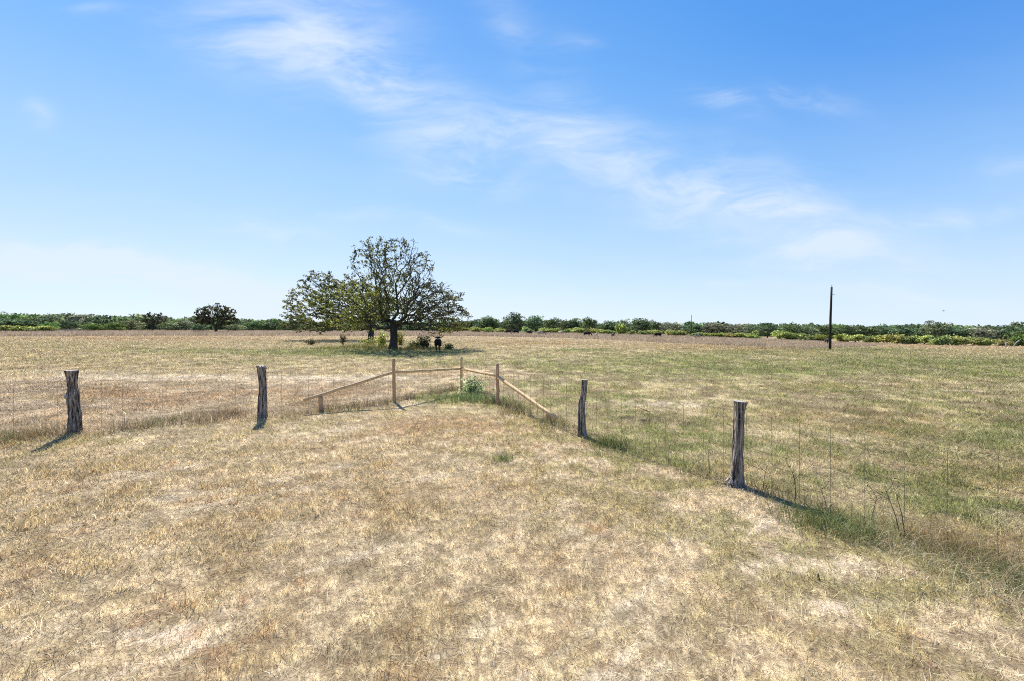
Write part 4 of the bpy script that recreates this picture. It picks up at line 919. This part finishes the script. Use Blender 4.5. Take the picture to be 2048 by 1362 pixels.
def weed_stem(px, py, h, lean, label, seed, forks=3):
    b = at(px, py); g = np.random.default_rng(seed); root = empty('weed', b); tag(root, label, 'weed', 'bare weed stalks along the fence'); mb = MB()
    top = np.array([lean, g.normal(0, .05), h]); mid = top*.5+np.array([-lean*.15, 0, 0]); mb.tube([(0, 0, -.02), mid, top], [.0055, .0045, .002], 5)
    for i in range(forks):
        t = g.uniform(.35, .9); p = mid*(1-t)+top*t; q = p+np.array([g.normal(0, .10), g.normal(0, .08), g.uniform(.08, .2)]); mb.tube([p, (p+q)/2+np.array([.01, 0, -.01]), q], [.003, .0025, .0012], 4)
        mb.tube([q, q+np.array([0, 0, .012])], [.007, .005], 5)
    obj('stalk', mb.mesh('stalk'), M_stem, root)
for a in [(1257, 905, .42, -.12, 'leaning dark weed stalk between the slim crooked post and the nearest post', 1), (1338, 928, .36, .0, 'upright thin weed stalk halfway between the two right cedar posts', 2),
          (1420, 955, .42, .02, 'pale thin weed stalk just left of the nearest post', 3), (1592, 1008, .42, -.05, 'forked weed stalk above the dense dark green clump', 4), (1655, 1030, .36, -.12, 'slanting weed stalk right of the dense dark green clump', 5),
          (1805, 1088, .62, -.16, 'tall dark weed stalk leaning left, left one of a pair at right', 6), (1812, 1082, .62, -.14, 'tall dark weed stalk leaning left, right one of a pair at right', 7), (1742, 1042, .34, .0, 'short straight weed stalk before the pair of tall stalks', 8),
          (1525, 985, .40, .04, 'thin brown weed stalk just right of the nearest post', 9), (975, 815, .5, -.12, 'dark bent weed stalk left of the right brace post', 10), (1077, 842, .62, -.08, 'dark weed stalk crossing the right diagonal rail', 11)]: weed_stem(*a)
for a in [(715, 696, 500, .75, 1.1, 31, 'straggling green brown weeds left of the nearer oak trunk'), (755, 697, 500, .65, .9, 32, 'tangled low brush at the left foot of the nearer oak trunk'),
          (665, 698, 380, .55, 1.2, 33, 'sparse low weeds in the left part of the oak shade'), (818, 699, 420, .6, .9, 34, 'tangled green undergrowth at the right foot of the nearer oak trunk'), (865, 698, 320, .5, .8, 35, 'yellow green undergrowth just left of the horned bull')]:
    tuft(a[0], a[1], a[2], a[3], a[4], .6, [(.20, .25, .07), (.12, .15, .05), (.30, .30, .10), (.28, .20, .10)], a[6], a[5], .035, 'undergrowth', 'weeds')
def stick(px, py, pts, rad, mat, label, name='stick', cat='stick', d=None):
    b = atd(px, d) if d else at(px, py); mb = MB(); mb.tube(pts, rad, 8); o = obj(name, mb.mesh(name), mat); o.location = b; tag(o, label, cat)
M_white = rough_mat('bleached_bone_stick', (.62, .60, .58), (.78, .77, .75), (30, 30, 30))
stick(1341, 1088, [(0, 0, .0), (-.01, .0, .05), (-.035, .03, .10)], [.007, .006, .003], M_white, 'small white stick poking up from the dry lawn at lower right')
stick(1637, 1160, [(0, 0, -.01), (.0, .0, .03), (.005, .01, .055)], [.012, .010, .007], M_darkwood, 'small dark stub sticking up from the bare lawn patch at right')
stick(1290, 822, [(.10, -.18, .0), (.02, .03, .02), (-.12, .3, .05)], [.014, .018, .008], M_darkwood, 'fallen dark branch lying in the pasture between the right cedar posts')
stick(1996, 0, [(0, 0, -.1), (.05, 0, .5), (-.05, 0, .9)], [.14, .10, .10], M_deadwood, 'short pale stump post at far right, left one of two', 'stump', 'stump', 100)
stick(2012, 0, [(0, 0, -.1), (.02, 0, .6), (.1, 0, 1.0)], [.16, .12, .13], M_deadwood, 'short pale stump post at far right, right one of two', 'stump', 'stump', 98)
stick(2026, 0, [(0, 0, -.1), (.6, 0, .8), (1.5, 0, 1.5)], [.10, .10, .16], M_deadwood, 'pale dead limb leaning up before the woods at far right', 'dead_limb', 'dead limb', 100)
